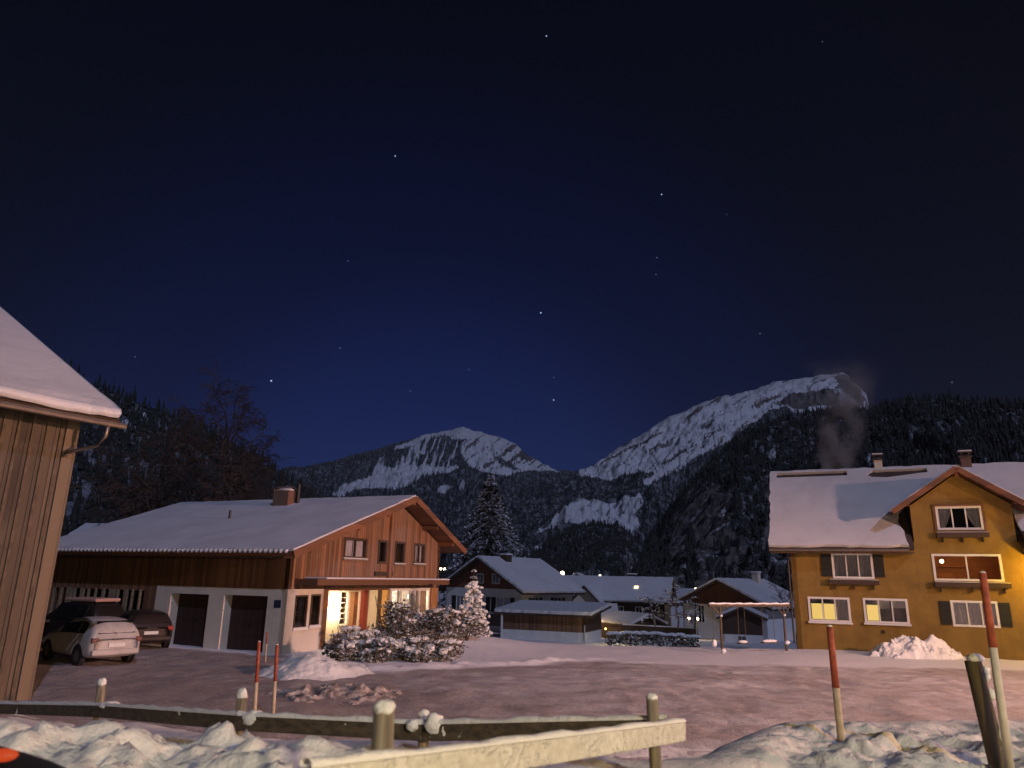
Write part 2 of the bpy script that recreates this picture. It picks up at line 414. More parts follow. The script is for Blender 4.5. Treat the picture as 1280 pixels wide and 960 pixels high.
Z += berm * (.93 + .10 * fbm(X * 2.2, Y * 2.2, 4, 61, .6)) + sstep(.02, .15, berm) * ((lum2 - .4 * np.maximum(0, fbm(X * 2.6, Y * 2.6, 3, 151, .6))) * .17)
Z += .03 * fbm(X * 2, Y * 2, 4, 62)
struct(np_mesh('snow_bank', np.stack([X, Y, Z], -1).reshape(-1, 3), grid_faces(len(bx), len(by)), SNOW_LUMP))

# ------------------------------------------------------------------ terrain: mountains
g = NT('mountain snow, rock and forest floor'); ca = g.t.nodes.new('ShaderNodeVertexColor'); ca.layer_name = 'cover'
sp = g.t.nodes.new('ShaderNodeSeparateColor'); g.t.links.new(ca.outputs[0], sp.inputs[0])
p = g.pos(); n1 = g.noise(p, .012, 7, .65); n2 = g.noise(p, .05, 5, .65)
fj = g.math('SUBTRACT', g.math('ADD', n1, g.math('MULTIPLY', n2, .5)), .75)
fo = g.ramp(g.math('ADD', sp.outputs[0], g.math('MULTIPLY', fj, .9)), .42, .58)
ro = g.ramp(g.math('ADD', sp.outputs[1], g.math('MULTIPLY', fj, 1.1)), .42, .60)
snowc = g.mix(g.ramp(n2, .3, .7), (.82, .83, .86, 1), (.70, .71, .75, 1))
rock = g.mix(g.ramp(n1, .35, .65), (.07, .066, .066, 1), (.24, .215, .20, 1))
floor = g.mix(g.ramp(n2, .42, .66), (.035, .04, .04, 1), (.30, .31, .34, 1))
g.base(g.mix(fo, g.mix(ro, snowc, rock), floor), .9, Normal=g.bump(g.math('ADD', n1, n2), .8, 14))
g.b.inputs['Specular IOR Level'].default_value = .1
MTN = g.m
g = NT('far conifer forest'); geo = g.t.nodes.new('ShaderNodeNewGeometry'); n = g.noise(geo.outputs['Position'], .02, 4)
n2 = g.noise(geo.outputs['Position'], .35, 3)
g.base(g.mix(g.ramp(n2, .52, .75), g.mix(n, (.028, .034, .026, 1), (.052, .05, .045, 1)), (.15, .15, .165, 1)), 1)
g.b.inputs['Specular IOR Level'].default_value = 0
FOREST = g.m

def in_poly(px, py, P, soft):
    return sstep(-soft, soft, poly_sd(px, py, P))
def project(V):
    d = V - np.array(CAM); xc = d[:, 0]; zc = d[:, 1] * cT + d[:, 2] * sT; yc = -d[:, 1] * sT + d[:, 2] * cT
    x = F_PX * xc / zc; y = F_PX * yc / zc
    return 640 + x * cR + y * sR, 480 - (-x * sR + y * cR)
ft_V = []; 
def scatter(name, V, fmask, nu, nv, count, hmin, hmax, seed, cell=None):
    """far wood: thousands of small conifers standing on the forested part of one slope"""
    rs = np.random.RandomState(seed); V3 = V.reshape(nu, nv, 3); F2 = fmask.reshape(nu, nv)
    # area weights
    a = V3[1:, :-1] - V3[:-1, :-1]; b = V3[:-1, 1:] - V3[:-1, :-1]
    ar = np.abs(a[..., 0] * b[..., 1] - a[..., 1] * b[..., 0])
    d = np.abs(V3[:-1, :-1, 1]); wgt = ar * F2[:-1, :-1] / d ** .8; wgt = (wgt / wgt.sum()).ravel()
    idx = rs.choice(len(wgt), count, p=wgt); iu, iv = np.divmod(idx, nv - 1)
    s = rs.rand(count, 1); t = rs.rand(count, 1)
    P = V3[iu, iv] + a[iu, iv] * s + b[iu, iv] * t
    h = (hmin + (hmax - hmin) * rs.rand(count) ** 1.4); r = h * (.13 + .08 * rs.rand(count))
    k = 5; th = np.arange(k) * 2 * np.pi / k
    vs = []; fs = []
    tiers = ((0.08, .62, 1.0), (.42, 1.0, .62))
    out = np.zeros((count, len(tiers) * (k + 1), 3))
    ph = rs.rand(count, 1) * 6.28
    for ti, (z0, z1, rr) in enumerate(tiers):
        jr = .75 + .5 * rs.rand(count, k)
        o = ti * (k + 1)
        out[:, o:o + k, 0] = P[:, :1] + np.cos(th + ph) * r[:, None] * rr * jr
        out[:, o:o + k, 1] = P[:, 1:2] + np.sin(th + ph) * r[:, None] * rr * jr
        out[:, o:o + k, 2] = P[:, 2:3] + h[:, None] * (z0 + .05 * (jr - 1)) - 1
        out[:, o + k, 0] = P[:, 0]; out[:, o + k, 1] = P[:, 1]; out[:, o + k, 2] = P[:, 2] + h * z1 - 1
        for j in range(k): fs.append((o + j, o + (j + 1) % k, o + k))
    nvp = len(tiers) * (k + 1)
    FF = (np.array(fs)[None] + (np.arange(count) * nvp)[:, None, None]).reshape(-1, 3)
    return np_mesh(name, out.reshape(-1, 3), FF, FOREST, smooth=False)

def slope_patch(name, crest, D0, D1, z0, nu, nv, prof, amp, stretch, cover, seed, back=.35, crest_amp=1.0, shear=0.0):
    """a mountainside: crest line given as the seen skyline at distance D1, foot at distance D0; D0/D1 may vary along it"""
    pts = [ray(*c) for c in crest]; ts = np.array([p.x for p in pts]); ms = np.array([p.z for p in pts])
    t = np.linspace(ts[0], ts[-1], nu); m = np.interp(t, ts, ms)
    m = m + crest_amp * .0016 * fbm(t * 110, t * 0 + seed, 4, seed + 9, .6)
    d0 = np.interp(t, np.linspace(ts[0], ts[-1], len(D0)), D0); d1 = np.interp(t, np.linspace(ts[0], ts[-1], len(D1)), D1)
    nb = max(4, nv // 6); sv = np.concatenate([np.linspace(0, 1, nv - nb), 1 + np.linspace(0, back, nb + 1)[1:]])
    T, S = np.meshgrid(t, sv, indexing='ij'); mm = m[:, None]
    Sf = np.minimum(S, 1); Yd = d0[:, None] + (d1 - d0)[:, None] * S
    zc = CAM.z + mm * d1[:, None]
    Zv = z0 + (zc - z0) * prof(Sf) - (S > 1) * (S - 1) * (zc - z0) * 1.6
    kx = d1.mean(); A = T * kx; B = S * (d1 - d0).mean()
    A2 = A + shear * B
    n = ridged(A2 * stretch[0], B * stretch[1], 5, seed) - .55
    n2 = fbm(A * stretch[0] * 2.7, B * stretch[0] * 2.2, 5, seed + 40, .6)
    env = sstep(0, .12, Sf) * (1 - sstep(.86, 1.0, Sf) * (1 - .12 * crest_amp))
    Zv = Zv + amp * (n * 1.1 + n2 * .5) * env
    Yd = Yd - amp * .5 * n2 * env
    Xv = T * Yd
    V = np.stack([Xv, Yd, Zv], -1).reshape(-1, 3)
    px, py = project(V)
    forest, rock = cover(px, py, n.ravel(), n2.ravel(), S.ravel())
    o = struct(np_mesh(name, V, grid_faces(nu, len(sv)), MTN, np.stack([forest, rock], -1)))
    return V, forest, rock, nu, len(sv)

# central peak
def Z1(L): return [(320 + .40625 * a, 420 + .40625 * b) for a, b in L]
def cov1(px, py, n, n2, S):
    wx = px + 4 * n2; wy = py + 4 * n2
    rim = in_poly(wx, wy, Z1([(420, 350), (490, 318), (545, 286), (635, 266), (715, 286), (770, 300), (700, 314), (650, 318), (620, 322), (580, 308), (520, 320), (440, 352)]), 2)
    bowl = in_poly(wx, wy, Z1([(628, 340), (655, 316), (720, 300), (780, 312), (845, 360), (935, 416), (870, 416), (810, 420), (765, 432), (700, 422), (655, 400), (636, 372)]), 2.5)
    gul = sstep(.56, .64, .6 * vnoise(px * .22 + py * .30, py * .05 - px * .03, 9) + .4 * vnoise(px * .6 + py * .7, py * .1, 10))
    dl = in_poly(wx, wy, Z1([(722, 366), (748, 372), (800, 404), (830, 416), (790, 412), (752, 392)]), 1.5)
    rockr = in_poly(wx, wy, Z1([(822, 352), (842, 366), (850, 384), (826, 384), (815, 370)]), 2)
    belt = in_poly(wx, wy, Z1([(236, 500), (262, 462), (345, 436), (378, 396), (420, 408), (455, 396), (500, 398), (560, 402), (640, 398), (600, 420), (520, 428), (480, 456), (430, 474), (370, 466), (300, 474), (270, 492)]), 2.5)
    dark = in_poly(px, py, Z1([(360, 400), (380, 372), (440, 350), (520, 318), (580, 310), (632, 330), (645, 400), (560, 410), (470, 415)]), 4)
    streak = dark * sstep(.56, .63, .62 * vnoise(px * .34 + py * .12, py * .045, 5) + .38 * vnoise(px * .8 + py * .2, py * .09, 6))
    patch = 0
    for cx, cy, rx, ry in ((555, 611, 10, 5), (575, 645, 9, 8), (540, 668, 8, 6), (565, 665, 5, 6), (703, 627, 10, 7), (690, 640, 9, 4), (660, 640, 5, 3), (578, 607, 3, 6), (470, 640, 9, 4), (520, 640, 8, 4), (600, 675, 8, 4), (682, 634, 4, 9)):
        patch = np.maximum(patch, sstep(1.3, .7, np.hypot((wx - cx + .5 * (wy - cy)) / rx, (wy - cy) / ry)))
    snow = np.maximum(np.maximum(np.maximum(rim, bowl * (1 - .85 * dl)), np.maximum(belt, streak)), patch)
    rock = np.maximum(bowl * gul * .8 * (py < 585), np.maximum(rockr, dl * bowl))
    return 1 - snow, rock
cr1 = [(200, 590), (300, 588), (352, 586), (380, 583), (405, 578), (432, 571), (470, 561), (500, 553), (520, 547), (540, 541), (560, 538), (578, 534), (592, 539), (605, 541), (622, 546), (634, 551), (645, 556), (655, 564), (663, 571), (680, 580), (695, 587), (715, 589), (735, 590), (800, 600), (880, 620)]
V, fo, ro, nu, nv = slope_patch('mountain', cr1, [2400] * 3, [6500] * 3, -6, 700, 190, lambda s: .25 * s + .75 * s ** 1.7, 150, (.0042, .0010), cov1, 3)
tag(scatter('distant_forest', V, sstep(.55, .9, fo) * (V[:, 1] < 6400), nu, nv, 16000, 20, 38, 1), kind='stuff')
# right peak with its long snow ridge
def cov2(px, py, n, n2, S):
    wx = px + 8 * n2; wy = py + 6 * n2
    snow = in_poly(wx, wy, [(722, 596), (760, 560), (820, 525), (900, 488), (1000, 462), (1055, 458), (1090, 500), (1085, 515), (1040, 522), (1000, 528), (985, 508), (960, 512), (925, 540), (890, 560), (860, 575), (830, 592), (800, 590), (770, 600)], 5)
    snow = np.maximum(snow, in_poly(wx, wy, [(668, 672), (700, 640), (725, 624), (760, 628), (800, 618), (806, 628), (795, 640), (802, 672), (780, 676), (760, 664), (735, 655), (705, 655)], 3))
    snow = np.maximum(snow, in_poly(wx, wy, [(655, 700), (668, 684), (684, 682), (676, 692)], 3))
    snow = np.maximum(snow, .9 * in_poly(wx, wy, [(800, 606), (850, 580), (880, 566), (840, 592), (815, 610)], 3))
    ac = py + .56 * px + 4 * n2
    st = .55 * vnoise(px * .018, ac * .26, 15) + .45 * vnoise(px * .06, ac * .62, 16)
    rock = sstep(.57, .65, st) * sstep(.30, .5, vnoise(px * .03, py * .06, 18)) * sstep(600, 570, py) * .9
    rock = np.maximum(rock, in_poly(wx, wy, [(1040, 470), (1062, 468), (1088, 505), (1075, 508), (1055, 490)], 4) * .8)
    rock = np.maximum(rock, in_poly(wx, wy, [(965, 505), (1000, 490), (1045, 488), (1050, 502), (1000, 512)], 4))
    return 1 - snow, rock * snow
cr2 = [(560, 640), (640, 622), (690, 604), (728, 591), (748, 578), (770, 562), (785, 553), (800, 545), (820, 531), (840, 520), (862, 512), (880, 503), (898, 497), (915, 494), (935, 489), (950, 484), (968, 478), (982, 477), (1000, 473), (1020, 470), (1040, 467), (1052, 466), (1060, 469), (1064, 476), (1076, 484), (1083, 492), (1086, 506), (1120, 530), (1200, 560), (1400, 600)]
V, fo, ro, nu, nv = slope_patch('mountain', cr2, [1700, 1700, 1500], [4300, 4600, 4600], -6, 720, 200, lambda s: .45 * s + .55 * s ** 1.5, 105, (.0040, .0012), cov2, 8, shear=-.9)
tag(scatter('distant_forest', V, sstep(.55, .9, fo) * (V[:, 1] < 4300), nu, nv, 15000, 14, 26, 2), kind='stuff')
# wooded mound in front of the clearing
cov4 = lambda px, py, n, n2, S: (np.clip(.95 - .8 * in_poly(px + 5 * n2, py, [(783, 700), (790, 690), (797, 725), (782, 730)], 3), 0, 1), .6 + 0 * px)
cr4 = [(560, 735), (640, 712), (662, 698), (690, 675), (708, 664), (730, 657), (752, 654), (770, 656), (788, 668), (804, 686), (820, 700), (850, 725)]
V, fo, ro, nu, nv = slope_patch('hill', cr4, [1000] * 2, [1500] * 2, -6, 220, 60, lambda s: s, 14, (.02, .006), cov4, 12)
tag(scatter('distant_forest', V, fo, nu, nv, 3600, 9, 17, 3), kind='stuff')
# wooded cliff on the right and the ridge behind the yellow house
def cov3(px, py, n, n2, S):
    wx = px + 8 * n2; wy = py + 8 * n2
    cl = in_poly(wx, wy, [(790, 740), (808, 680), (840, 640), (880, 610), (930, 600), (985, 600), (1000, 740)], 14) * sstep(.34, .52, vnoise(px * .08, py * .014, 3) * .6 + .4 * vnoise(px * .14, py * .08, 4))
    sp_ = np.zeros_like(px)
    for cx, cy, rx, ry in ((1143, 562, 6, 4), (1089, 575, 4, 7), (965, 568, 5, 9), (1155, 540, 3, 5), (906, 640, 3, 6), (1185, 555, 4, 2)):
        sp_ = np.maximum(sp_, sstep(1.4, .6, np.hypot((wx - cx) / rx, (wy - cy) / ry)))
    f = 1 - np.maximum(cl * .95, sp_)
    return f, np.where(cl > sp_, .66, 0.)  # village light put into the colour: snow mixed into the rock brightens the cliff
cr3 = [(770, 738), (785, 722), (800, 698), (812, 676), (830, 648), (850, 618), (872, 592), (900, 566), (925, 546), (950, 531), (975, 522), (1003, 516), (1030, 512), (1060, 510), (1085, 512), (1100, 507), (1125, 502), (1150, 499), (1170, 498), (1185, 497), (1200, 500), (1230, 502), (1260, 503), (1290, 506), (1400, 500), (1700, 480)]
V, fo, ro, nu, nv = slope_patch('hill', cr3, [760, 620, 420, 360, 300], [1750, 1500, 1000, 850, 800], -8, 520, 150, lambda s: .6 * s + .4 * s ** 1.6, 26, (.012, .0035), cov3, 17)
tag(scatter('distant_forest', V, np.clip(fo - .15, 0, 1), nu, nv, 13000, 11, 19, 4), kind='stuff')
# dark wooded slope on the left
cov5 = lambda px, py, n, n2, S: (np.clip(1 - sstep(1.4, .6, np.minimum(np.hypot((px - 157) / 5, (py - 532) / 8), np.hypot((px - 180) / 3, (py - 520) / 4))), 0, 1), 0 * px)
cr5 = [(-500, 380), (-200, 400), (-50, 425), (60, 455), (100, 474), (130, 486), (160, 498), (185, 507), (210, 518), (240, 530), (270, 545), (310, 565), (345, 590), (380, 615), (420, 645), (480, 680), (560, 712)]
V, fo, ro, nu, nv = slope_patch('hill', cr5, [230, 260, 420, 600], [620, 640, 760, 1100], -8, 320, 90, lambda s: .7 * s + .3 * s ** 1.6, 12, (.02, .008), cov5, 23)
tag(scatter('distant_forest', V, fo, nu, nv, 7000, 11, 20, 5), kind='stuff')
# ------------------------------------------------------------------ house kit
class Plane:
    """a wall plane in a house's own coordinates: u along, v up, N outward"""
    def __init__(s, O, U, V=(0, 0, 1)): s.O = Vector(O); s.U = Vector(U).normalized(); s.V = Vector(V); s.N = s.U.cross(s.V).normalized()
    def p(s, u, v, d=0): return s.O + s.U * u + s.V * v + s.N * d
    def box(s, mb, u0, v0, u1, v1, d0, d1):
        q = [s.p(u, v, d) for d in (d0, d1) for (u, v) in ((u0, v0), (u1, v0), (u1, v1), (u0, v1))]
        mb.add(q, [(0, 3, 2, 1), (4, 5, 6, 7), (0, 1, 5, 4), (1, 2, 6, 5), (2, 3, 7, 6), (3, 0, 4, 7)])
def rect(u0, v0, u1, v1): return [(u0, v0), (u1, v0), (u1, v1), (u0, v1)]
def wall(parent, pl, outer, holes, mat, t=.22, name='wall'):
    return MB().panel(pl.O, pl.U, pl.V, outer, holes, t).build(name, mat, parent)
def window(parent, pl, u0, v0, u1, v1, n=2, fw=.07, mw=.055, fmat=WHITE, rows=1, curtain=None, cmode='full', lit=(), litmat=None, sill=None, depth=.10, back=True, label=None):
    f = MB(); d0, d1 = -depth, .03
    pl.box(f, u0 - .03, v0 - .03, u0 + fw, v1 + .03, d0, d1); pl.box(f, u1 - fw, v0 - .03, u1 + .03, v1 + .03, d0, d1)
    pl.box(f, u0 + fw, v0 - .03, u1 - fw, v0 + fw, d0, d1); pl.box(f, u0 + fw, v1 - fw, u1 - fw, v1 + .03, d0, d1)
    iw = (u1 - u0 - 2 * fw)
    for i in range(1, n):
        c = u0 + fw + iw * i / n; pl.box(f, c - mw / 2, v0 + fw, c + mw / 2, v1 - fw, d0 + .01, d1 - .015)
    for i in range(1, rows):
        c = v0 + fw + (v1 - v0 - 2 * fw) * i / rows; pl.box(f, u0 + fw, c - mw / 2, u1 - fw, c + mw / 2, d0 + .015, d1 - .03)
    w = f.build('window', fmat, parent)
    if label: w['label'] = label
    g = MB(); g.add([pl.p(u0 + fw, v0 + fw, -.05), pl.p(u1 - fw, v0 + fw, -.05), pl.p(u1 - fw, v1 - fw, -.05), pl.p(u0 + fw, v1 - fw, -.05)], [(0, 1, 2, 3)])
    g.build('pane', GLASS, w)
    if curtain:
        for i in range(n):
            c = MB()
            a = u0 + fw + iw * i / n; b = u0 + fw + iw * (i + 1) / n
            if i in lit: continue
            if cmode == 'tied' and n == 3 and i == 1: continue
            vs = []; fs = []; K = 16; Rr = 8
            for r in range(Rr + 1):
                tv = r / Rr; v = v1 - fw * .5 - (v1 - v0 - fw * 1.2) * tv
                for k in range(K + 1):
                    tu = k / K
                    if cmode == 'tied':
                        wdt = 1 - .62 * tv ** 1.6; uu = tu * wdt if i == 0 else 1 - tu * wdt
                    else: uu = tu
                    vs.append(pl.p(a + (b - a) * uu, v, -.16 + .022 * math.sin(tu * 23 + i * 2 + tv)))
            for r in range(Rr):
                for k in range(K): q = r * (K + 1) + k; fs.append((q, q + K + 1, q + K + 2, q + 1))
            c.add(vs, fs); c.build('curtain', curtain, w, smooth=True)
    for i in lit:
        a = u0 + fw + iw * i / n + .04; b = u0 + fw + iw * (i + 1) / n - .04
        m = MB(); pl.box(m, a, v0 + fw + .02, b, v1 - fw - .22, -.17, -.15); m.build('lit_blind', litmat, w)
    if back:
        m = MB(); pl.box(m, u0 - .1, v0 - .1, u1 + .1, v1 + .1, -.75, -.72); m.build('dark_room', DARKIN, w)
    if sill:
        m = MB(); pl.box(m, u0 - .08, v0 - .10, u1 + .08, v0 - .032, -.02, .11); m.build('sill', sill, w)
        s = MB(); pl.box(s, u0 - .06, v0 - .031, u1 + .06, v0 + .01, .031, .105); s.build('sill_snow', SNOW_ROOF, w)
    return w
def shutter(parent, pl, u0, v0, u1, v1):
    m = MB(); pl.box(m, u0, v0, u1, v1, .01, .05)
    for v in (v0 + .12, v1 - .18): pl.box(m, u0 + .02, v, u1 - .02, v + .06, .05, .065)
    return m.build('shutter', SHUT, parent)
def planter(parent, pl, u0, v0, u1, v1):
    m = MB(); pl.box(m, u0, v0, u1, v1, .03, .27)
    for u in (u0 + .25, (u0 + u1) / 2, u1 - .25): pl.box(m, u - .03, v0 - .22, u + .03, v0 - .002, .012, .16)
    o = m.build('flower_box', DGREEN, parent, bevel=.012)
    s = MB(); pl.box(s, u0 + .02, v1 + .002, u1 - .02, v1 + .035, .05, .25); s.build('box_snow', SNOW_ROOF, o, bevel=.015); return o
def snow_skin(parent, O, U, V, outer, holes, t, seed=0, name='roof_snow', bevel=.05, mat=None):
    """snow slab lying 4 mm above a roof plane, with a ragged, slumped edge"""
    rs = random.Random(seed); ring = []
    n = len(outer)
    for i in range(n):
        a = outer[i]; b = outer[(i + 1) % n]; L = math.hypot(b[0] - a[0], b[1] - a[1]); k = max(1, int(L / .35))
        for j in range(k):
            q = j / k; jx = rs.uniform(-.05, .05) if j else 0
            dx, dy = (b[0] - a[0]) / max(L, 1e-6), (b[1] - a[1]) / max(L, 1e-6)
            ring.append((a[0] + (b[0] - a[0]) * q - dy * jx, a[1] + (b[1] - a[1]) * q + dx * jx))
    return MB().panel(O, U, V, ring, holes, t, lift=t + .004).build(name, mat or SNOW_ROOF, parent, bevel=bevel)

# ------------------------------------------------------------------ yellow house on the right
YH = thing('yellow_house', 'ochre two storey house with snowy roof and gabled dormer on the right', 'house', gz(997, 810), R(-24))
A = Plane((0, 0, 0), (1, 0, 0))
L = 15.5
ywin = {'F1': (1.93, 3.36, 3.70, 4.51), 'F2': (6.27, 3.34, 8.98, 4.50), 'G1': (.68, 1.30, 2.50, 2.41), 'G2': (3.14, 1.33, 4.98, 2.42), 'G3': (6.78, 1.33, 8.56, 2.42), 'D': (6.68, 5.66, 8.50, 6.70), 'F3': (11.2, 3.36, 12.9, 4.5), 'G4': (11.0, 1.33, 12.8, 2.42)}
wall(YH, A, [(0, -.8), (L, -.8), (L, 5.05), (9.72, 5.05), (9.72, 6.78), (7.66, 8.25), (5.6, 6.78), (5.6, 5.05), (0, 5.05)], [rect(*v) for v in ywin.values()], OCHRE, .25)
wall(YH, Plane((0, 9, 0), (0, -1, 0)), [(0, -.8), (9, -.8), (9, 5.0), (4.5, 8.9), (0, 5.0)], [], OCHRE, .25)
wall(YH, Plane((L, 0, 0), (0, 1, 0)), [(0, -.8), (9, -.8), (9, 5.0), (4.5, 8.9), (0, 5.0)], [], OCHRE, .25)
wall(YH, Plane((L, 9, 0), (-1, 0, 0)), rect(0, -.8, L, 5.0), [], OCHRE, .25)
k = .867; kv = Vector((0, 1, k)).normalized(); KL = math.sqrt(1 + k * k)
rO = (0, -.62, 4.78)      # eave line of the front slope
def ry(y): return (y + .62) * KL
notch = [(5.52, 0), (5.52, ry(1.55)), (7.66, ry(3.72)), (9.8, ry(1.55)), (9.8, 0)]
RF = [(-.95, 0)] + notch + [(L + .9, 0), (L + .9, ry(4.5)), (-.95, ry(4.5))]
roof = MB().panel(rO, (1, 0, 0), kv, RF, (), .16).build('roof', TILE, YH)
kvb = Vector((0, -1, k)).normalized()
MB().panel((0, 9.62, 4.78), (-1, 0, 0), kvb, [(-L - .9, 0), (.95, 0), (.95, ry(4.5) - .02), (-L - .9, ry(4.5) - .02)], (), .16).build('roof', TILE, YH)
ridge_gaps = [rect(-.6, ry(3.98), 3.1, ry(4.34)), [(4.0, ry(4.02)), (4.3, ry(3.8)), (5.0, ry(3.74)), (5.9, ry(3.86)), (6.6, ry(3.98)), (7.0, ry(4.02)), (7.0, ry(4.34)), (5.7, ry(4.3)), (4.4, ry(4.32))]]
nsn = [(5.3, .02), (5.24, ry(.2)), (5.05, ry(.8)), (5.2, ry(1.4)), (5.5, ry(1.75)), (7.66, ry(3.9)), (9.9, ry(1.7)), (10.0, .02)]
snow_skin(YH, rO, (1, 0, 0), kv, [(-.93, .03)] + nsn + [(L + .88, .03), (L + .88, ry(4.5)), (-.93, ry(4.5))], ridge_gaps, .15, 4)
snow_skin(YH, (0, 9.62, 4.78), (-1, 0, 0), kvb, [(-L - .88, .03), (.93, .03), (.93, ry(4.5) - .1), (-L - .88, ry(4.5) - .1)], (), .15, 5)
# gutter and eave board
for a, b in ((-.93, 5.3), (10.0, L + .8)):
    MB().tube([(a, -.72, 4.66), (b, -.72, 4.66)], .07, 8).build('gutter', METAL, YH)
MB().tube([(-.05, -.66, 4.62), (-.1, -.3, 4.4), (-.12, -.06, 4.2), (-.12, -.06, .2)], .045, 8).build('downpipe', DMETAL, YH)
for a, b in ((-.9, 5.5), (9.85, L + .85)): MB().box((a, -.6, 4.52), (b, -.02, 4.60)).build('soffit', SOFFIT, YH)
# wall dormer with its own little roof
D = MB()
apex = Vector((7.66, 0, 8.5)); sl = Vector((2.86, 0, -1.95)); sn = sl.normalized()
dm = None
for sgn in (-1, 1):
    U = Vector((0, 1, 0)) if sgn < 0 else Vector((0, -1, 0))
    dv = Vector((-sgn * sn.x, 0, -sn.z))             # upslope
    e0 = Vector((7.66 + sgn * 2.86, 0, 6.55))
    Lh = sl.length
    if sgn < 0: poly = [(-.62, 0), (1.75, 0), (3.75, Lh), (-.62, Lh)]
    else: poly = [(-1.75, 0), (.62, 0), (.62, Lh), (-3.75, Lh)]
    # U x V must look up
    if U.cross(dv).z < 0: U = -U; poly = [(-a, b) for a, b in poly][::-1]
    r = MB().panel(e0, U, dv, poly, (), .14, lift=0).build('dormer_roof', WOODP if sgn < 0 else WOODP, YH)
    snow_skin(r, e0, U, dv, [(a * .99, b) for a, b in poly], (), .10, 7 + sgn, bevel=.03)
    f = MB(); f.beam(e0 + Vector((0, -.64, -.09)), apex + Vector((0, -.64, -.06)), .05, .24); f.build('verge_board', WOODP, r)
    # cheek wall
    x = 5.6 if sgn < 0 else 9.72
    c = MB(); pts = [(x, .02, 4.95), (x, 2.1, 6.9), (x, .02, 6.8)]
    q = [Vector(p) for p in pts]; q2 = [p + Vector((-sgn * .1, 0, 0)) for p in q]
    c.add(q + q2, [(0, 1, 2), (5, 4, 3), (0, 3, 4, 1), (1, 4, 5, 2), (2, 5, 3, 0)]); c.build('dormer_cheek', DARKWOOD, YH)
    b = MB(); b.beam((7.66 + sgn * 2.15, -.5, 6.86), (7.66 + sgn * 2.15, .02, 6.86), .14, .18); b.build('purlin_end', WOODP, YH)
b = MB(); b.beam((7.66, -.55, 8.2), (7.66, .02, 8.2), .14, .2); b.build('purlin_end', WOODP, YH)
window(YH, A, *ywin['F1'], n=3, curtain=CURT); shutter(YH, A, 1.42, 3.42, 1.87, 4.48); shutter(YH, A, 3.76, 3.42, 4.19, 4.48); planter(YH, A, 1.72, 3.06, 3.9, 3.27)
w = window(YH, A, *ywin['F2'], n=2, back=False, label='wide window showing an orange lit room')
window(YH, A, *ywin['G1'], n=3, curtain=CURT, lit=(0, 1), litmat=LITB, sill=WHITE, label='window with two glowing yellow blinds')
w2 = window(YH, A, *ywin['G2'], n=3, curtain=None, lit=(0,), litmat=LITB, sill=WHITE, label='window glowing yellow in its left pane')
for i, (u, hgt) in enumerate(((3.97, .38), (4.65, .32))):
    c = MB(); A.box(c, u - .28, 2.34 - hgt, u + .28, 2.34, -.17, -.155); c.build('curtain', CURT, w2)
window(YH, A, *ywin['G3'], n=3, curtain=CURT); shutter(YH, A, 6.30, 1.36, 6.72, 2.40); shutter(YH, A, 8.62, 1.36, 9.05, 2.40)
window(YH, A, *ywin['D'], n=3, curtain=CURT, cmode='tied'); planter(YH, A, 6.55, 5.28, 8.66, 5.50)
m = MB(); A.box(m, 6.55, 6.74, 8.62, 6.84, .005, .10); A.box(m, 8.54, 5.6, 8.64, 6.735, .005, .05); A.box(m, 6.54, 5.6, 6.64, 6.735, .005, .05); m.build('window_surround', WOODP, YH)
planter(YH, A, 6.2, 3.03, 9.2, 3.24)
window(YH, A, *ywin['F3'], n=3, curtain=CURT); window(YH, A, *ywin['G4'], n=3, curtain=CURT)
m = MB(); A.box(m, 3.78, .86, 3.92, 1.0, -.002, .03); m.build('vent_cover', DMETAL, YH)
# the orange room behind the wide upstairs window
m = MB(); m.box((5.6, 3.4, 2.9), (9.4, 3.45, 4.75)); m.box((5.55, .3, 2.9), (5.6, 3.4, 4.75)); m.box((9.4, .3, 2.9), (9.45, 3.4, 4.75)); m.box((5.6, .3, 4.75), (9.4, 3.4, 4.8)); m.box((5.6, .3, 2.85), (9.4, 3.4, 2.9))
m.box((5.6, 3.0, 4.0), (8.0, 3.39, 4.06)); m.box((5.6, 2.7, 2.9), (7.4, 3.39, 3.7))
m.build('room', m_plain('honey room panel', (.42, .19, .06), .7), YH)
# chimneys
for (x, y, zb, zt, wd, mt) in ((4.72, 4.5, 8.7, 9.72, .40, CREAM), (8.85, 4.4, 8.7, 9.66, .48, m_brick('dark brown brick', (.15, .085, .065), (.11, .07, .055)))):  # right chimney has a darker brick tone
    m = MB(); m.box((x - wd / 2, y - wd / 2, zb), (x + wd / 2, y + wd / 2, zt)); ch = m.build('chimney', mt, YH)
    m = MB(); m.box((x - wd / 2 - .08, y - wd / 2 - .08, zt + .002), (x + wd / 2 + .08, y + wd / 2 + .08, zt + .08)); 
    for dx in (-1, 1):
        for dy in (-1, 1): m.box((x + dx * wd * .38 - .04, y + dy * wd * .38 - .04, zt + .08), (x + dx * wd * .38 + .04, y + dy * wd * .38 + .04, zt + .24))
    m.box((x - wd / 2 - .1, y - wd / 2 - .1, zt + .24), (x + wd / 2 + .1, y + wd / 2 + .1, zt + .30)); m.build('cap', TILE, ch)
    s = MB(); s.box((x - wd / 2 - .08, y - wd / 2 - .08, zt + .302), (x + wd / 2 + .08, y + wd / 2 + .08, zt + .38)); s.build('cap_snow', SNOW_ROOF, ch, bevel=.03)
YM = YH.matrix_basis.copy(); YM = Matrix.Translation(YH.location) @ Matrix.Rotation(R(-24), 4, 'Z')
pl = thing('pendant_lamp', 'small glowing pendant lamp hanging in the orange upstairs room', 'lamp', YM @ Vector((6.75, 1.0, 4.22)))
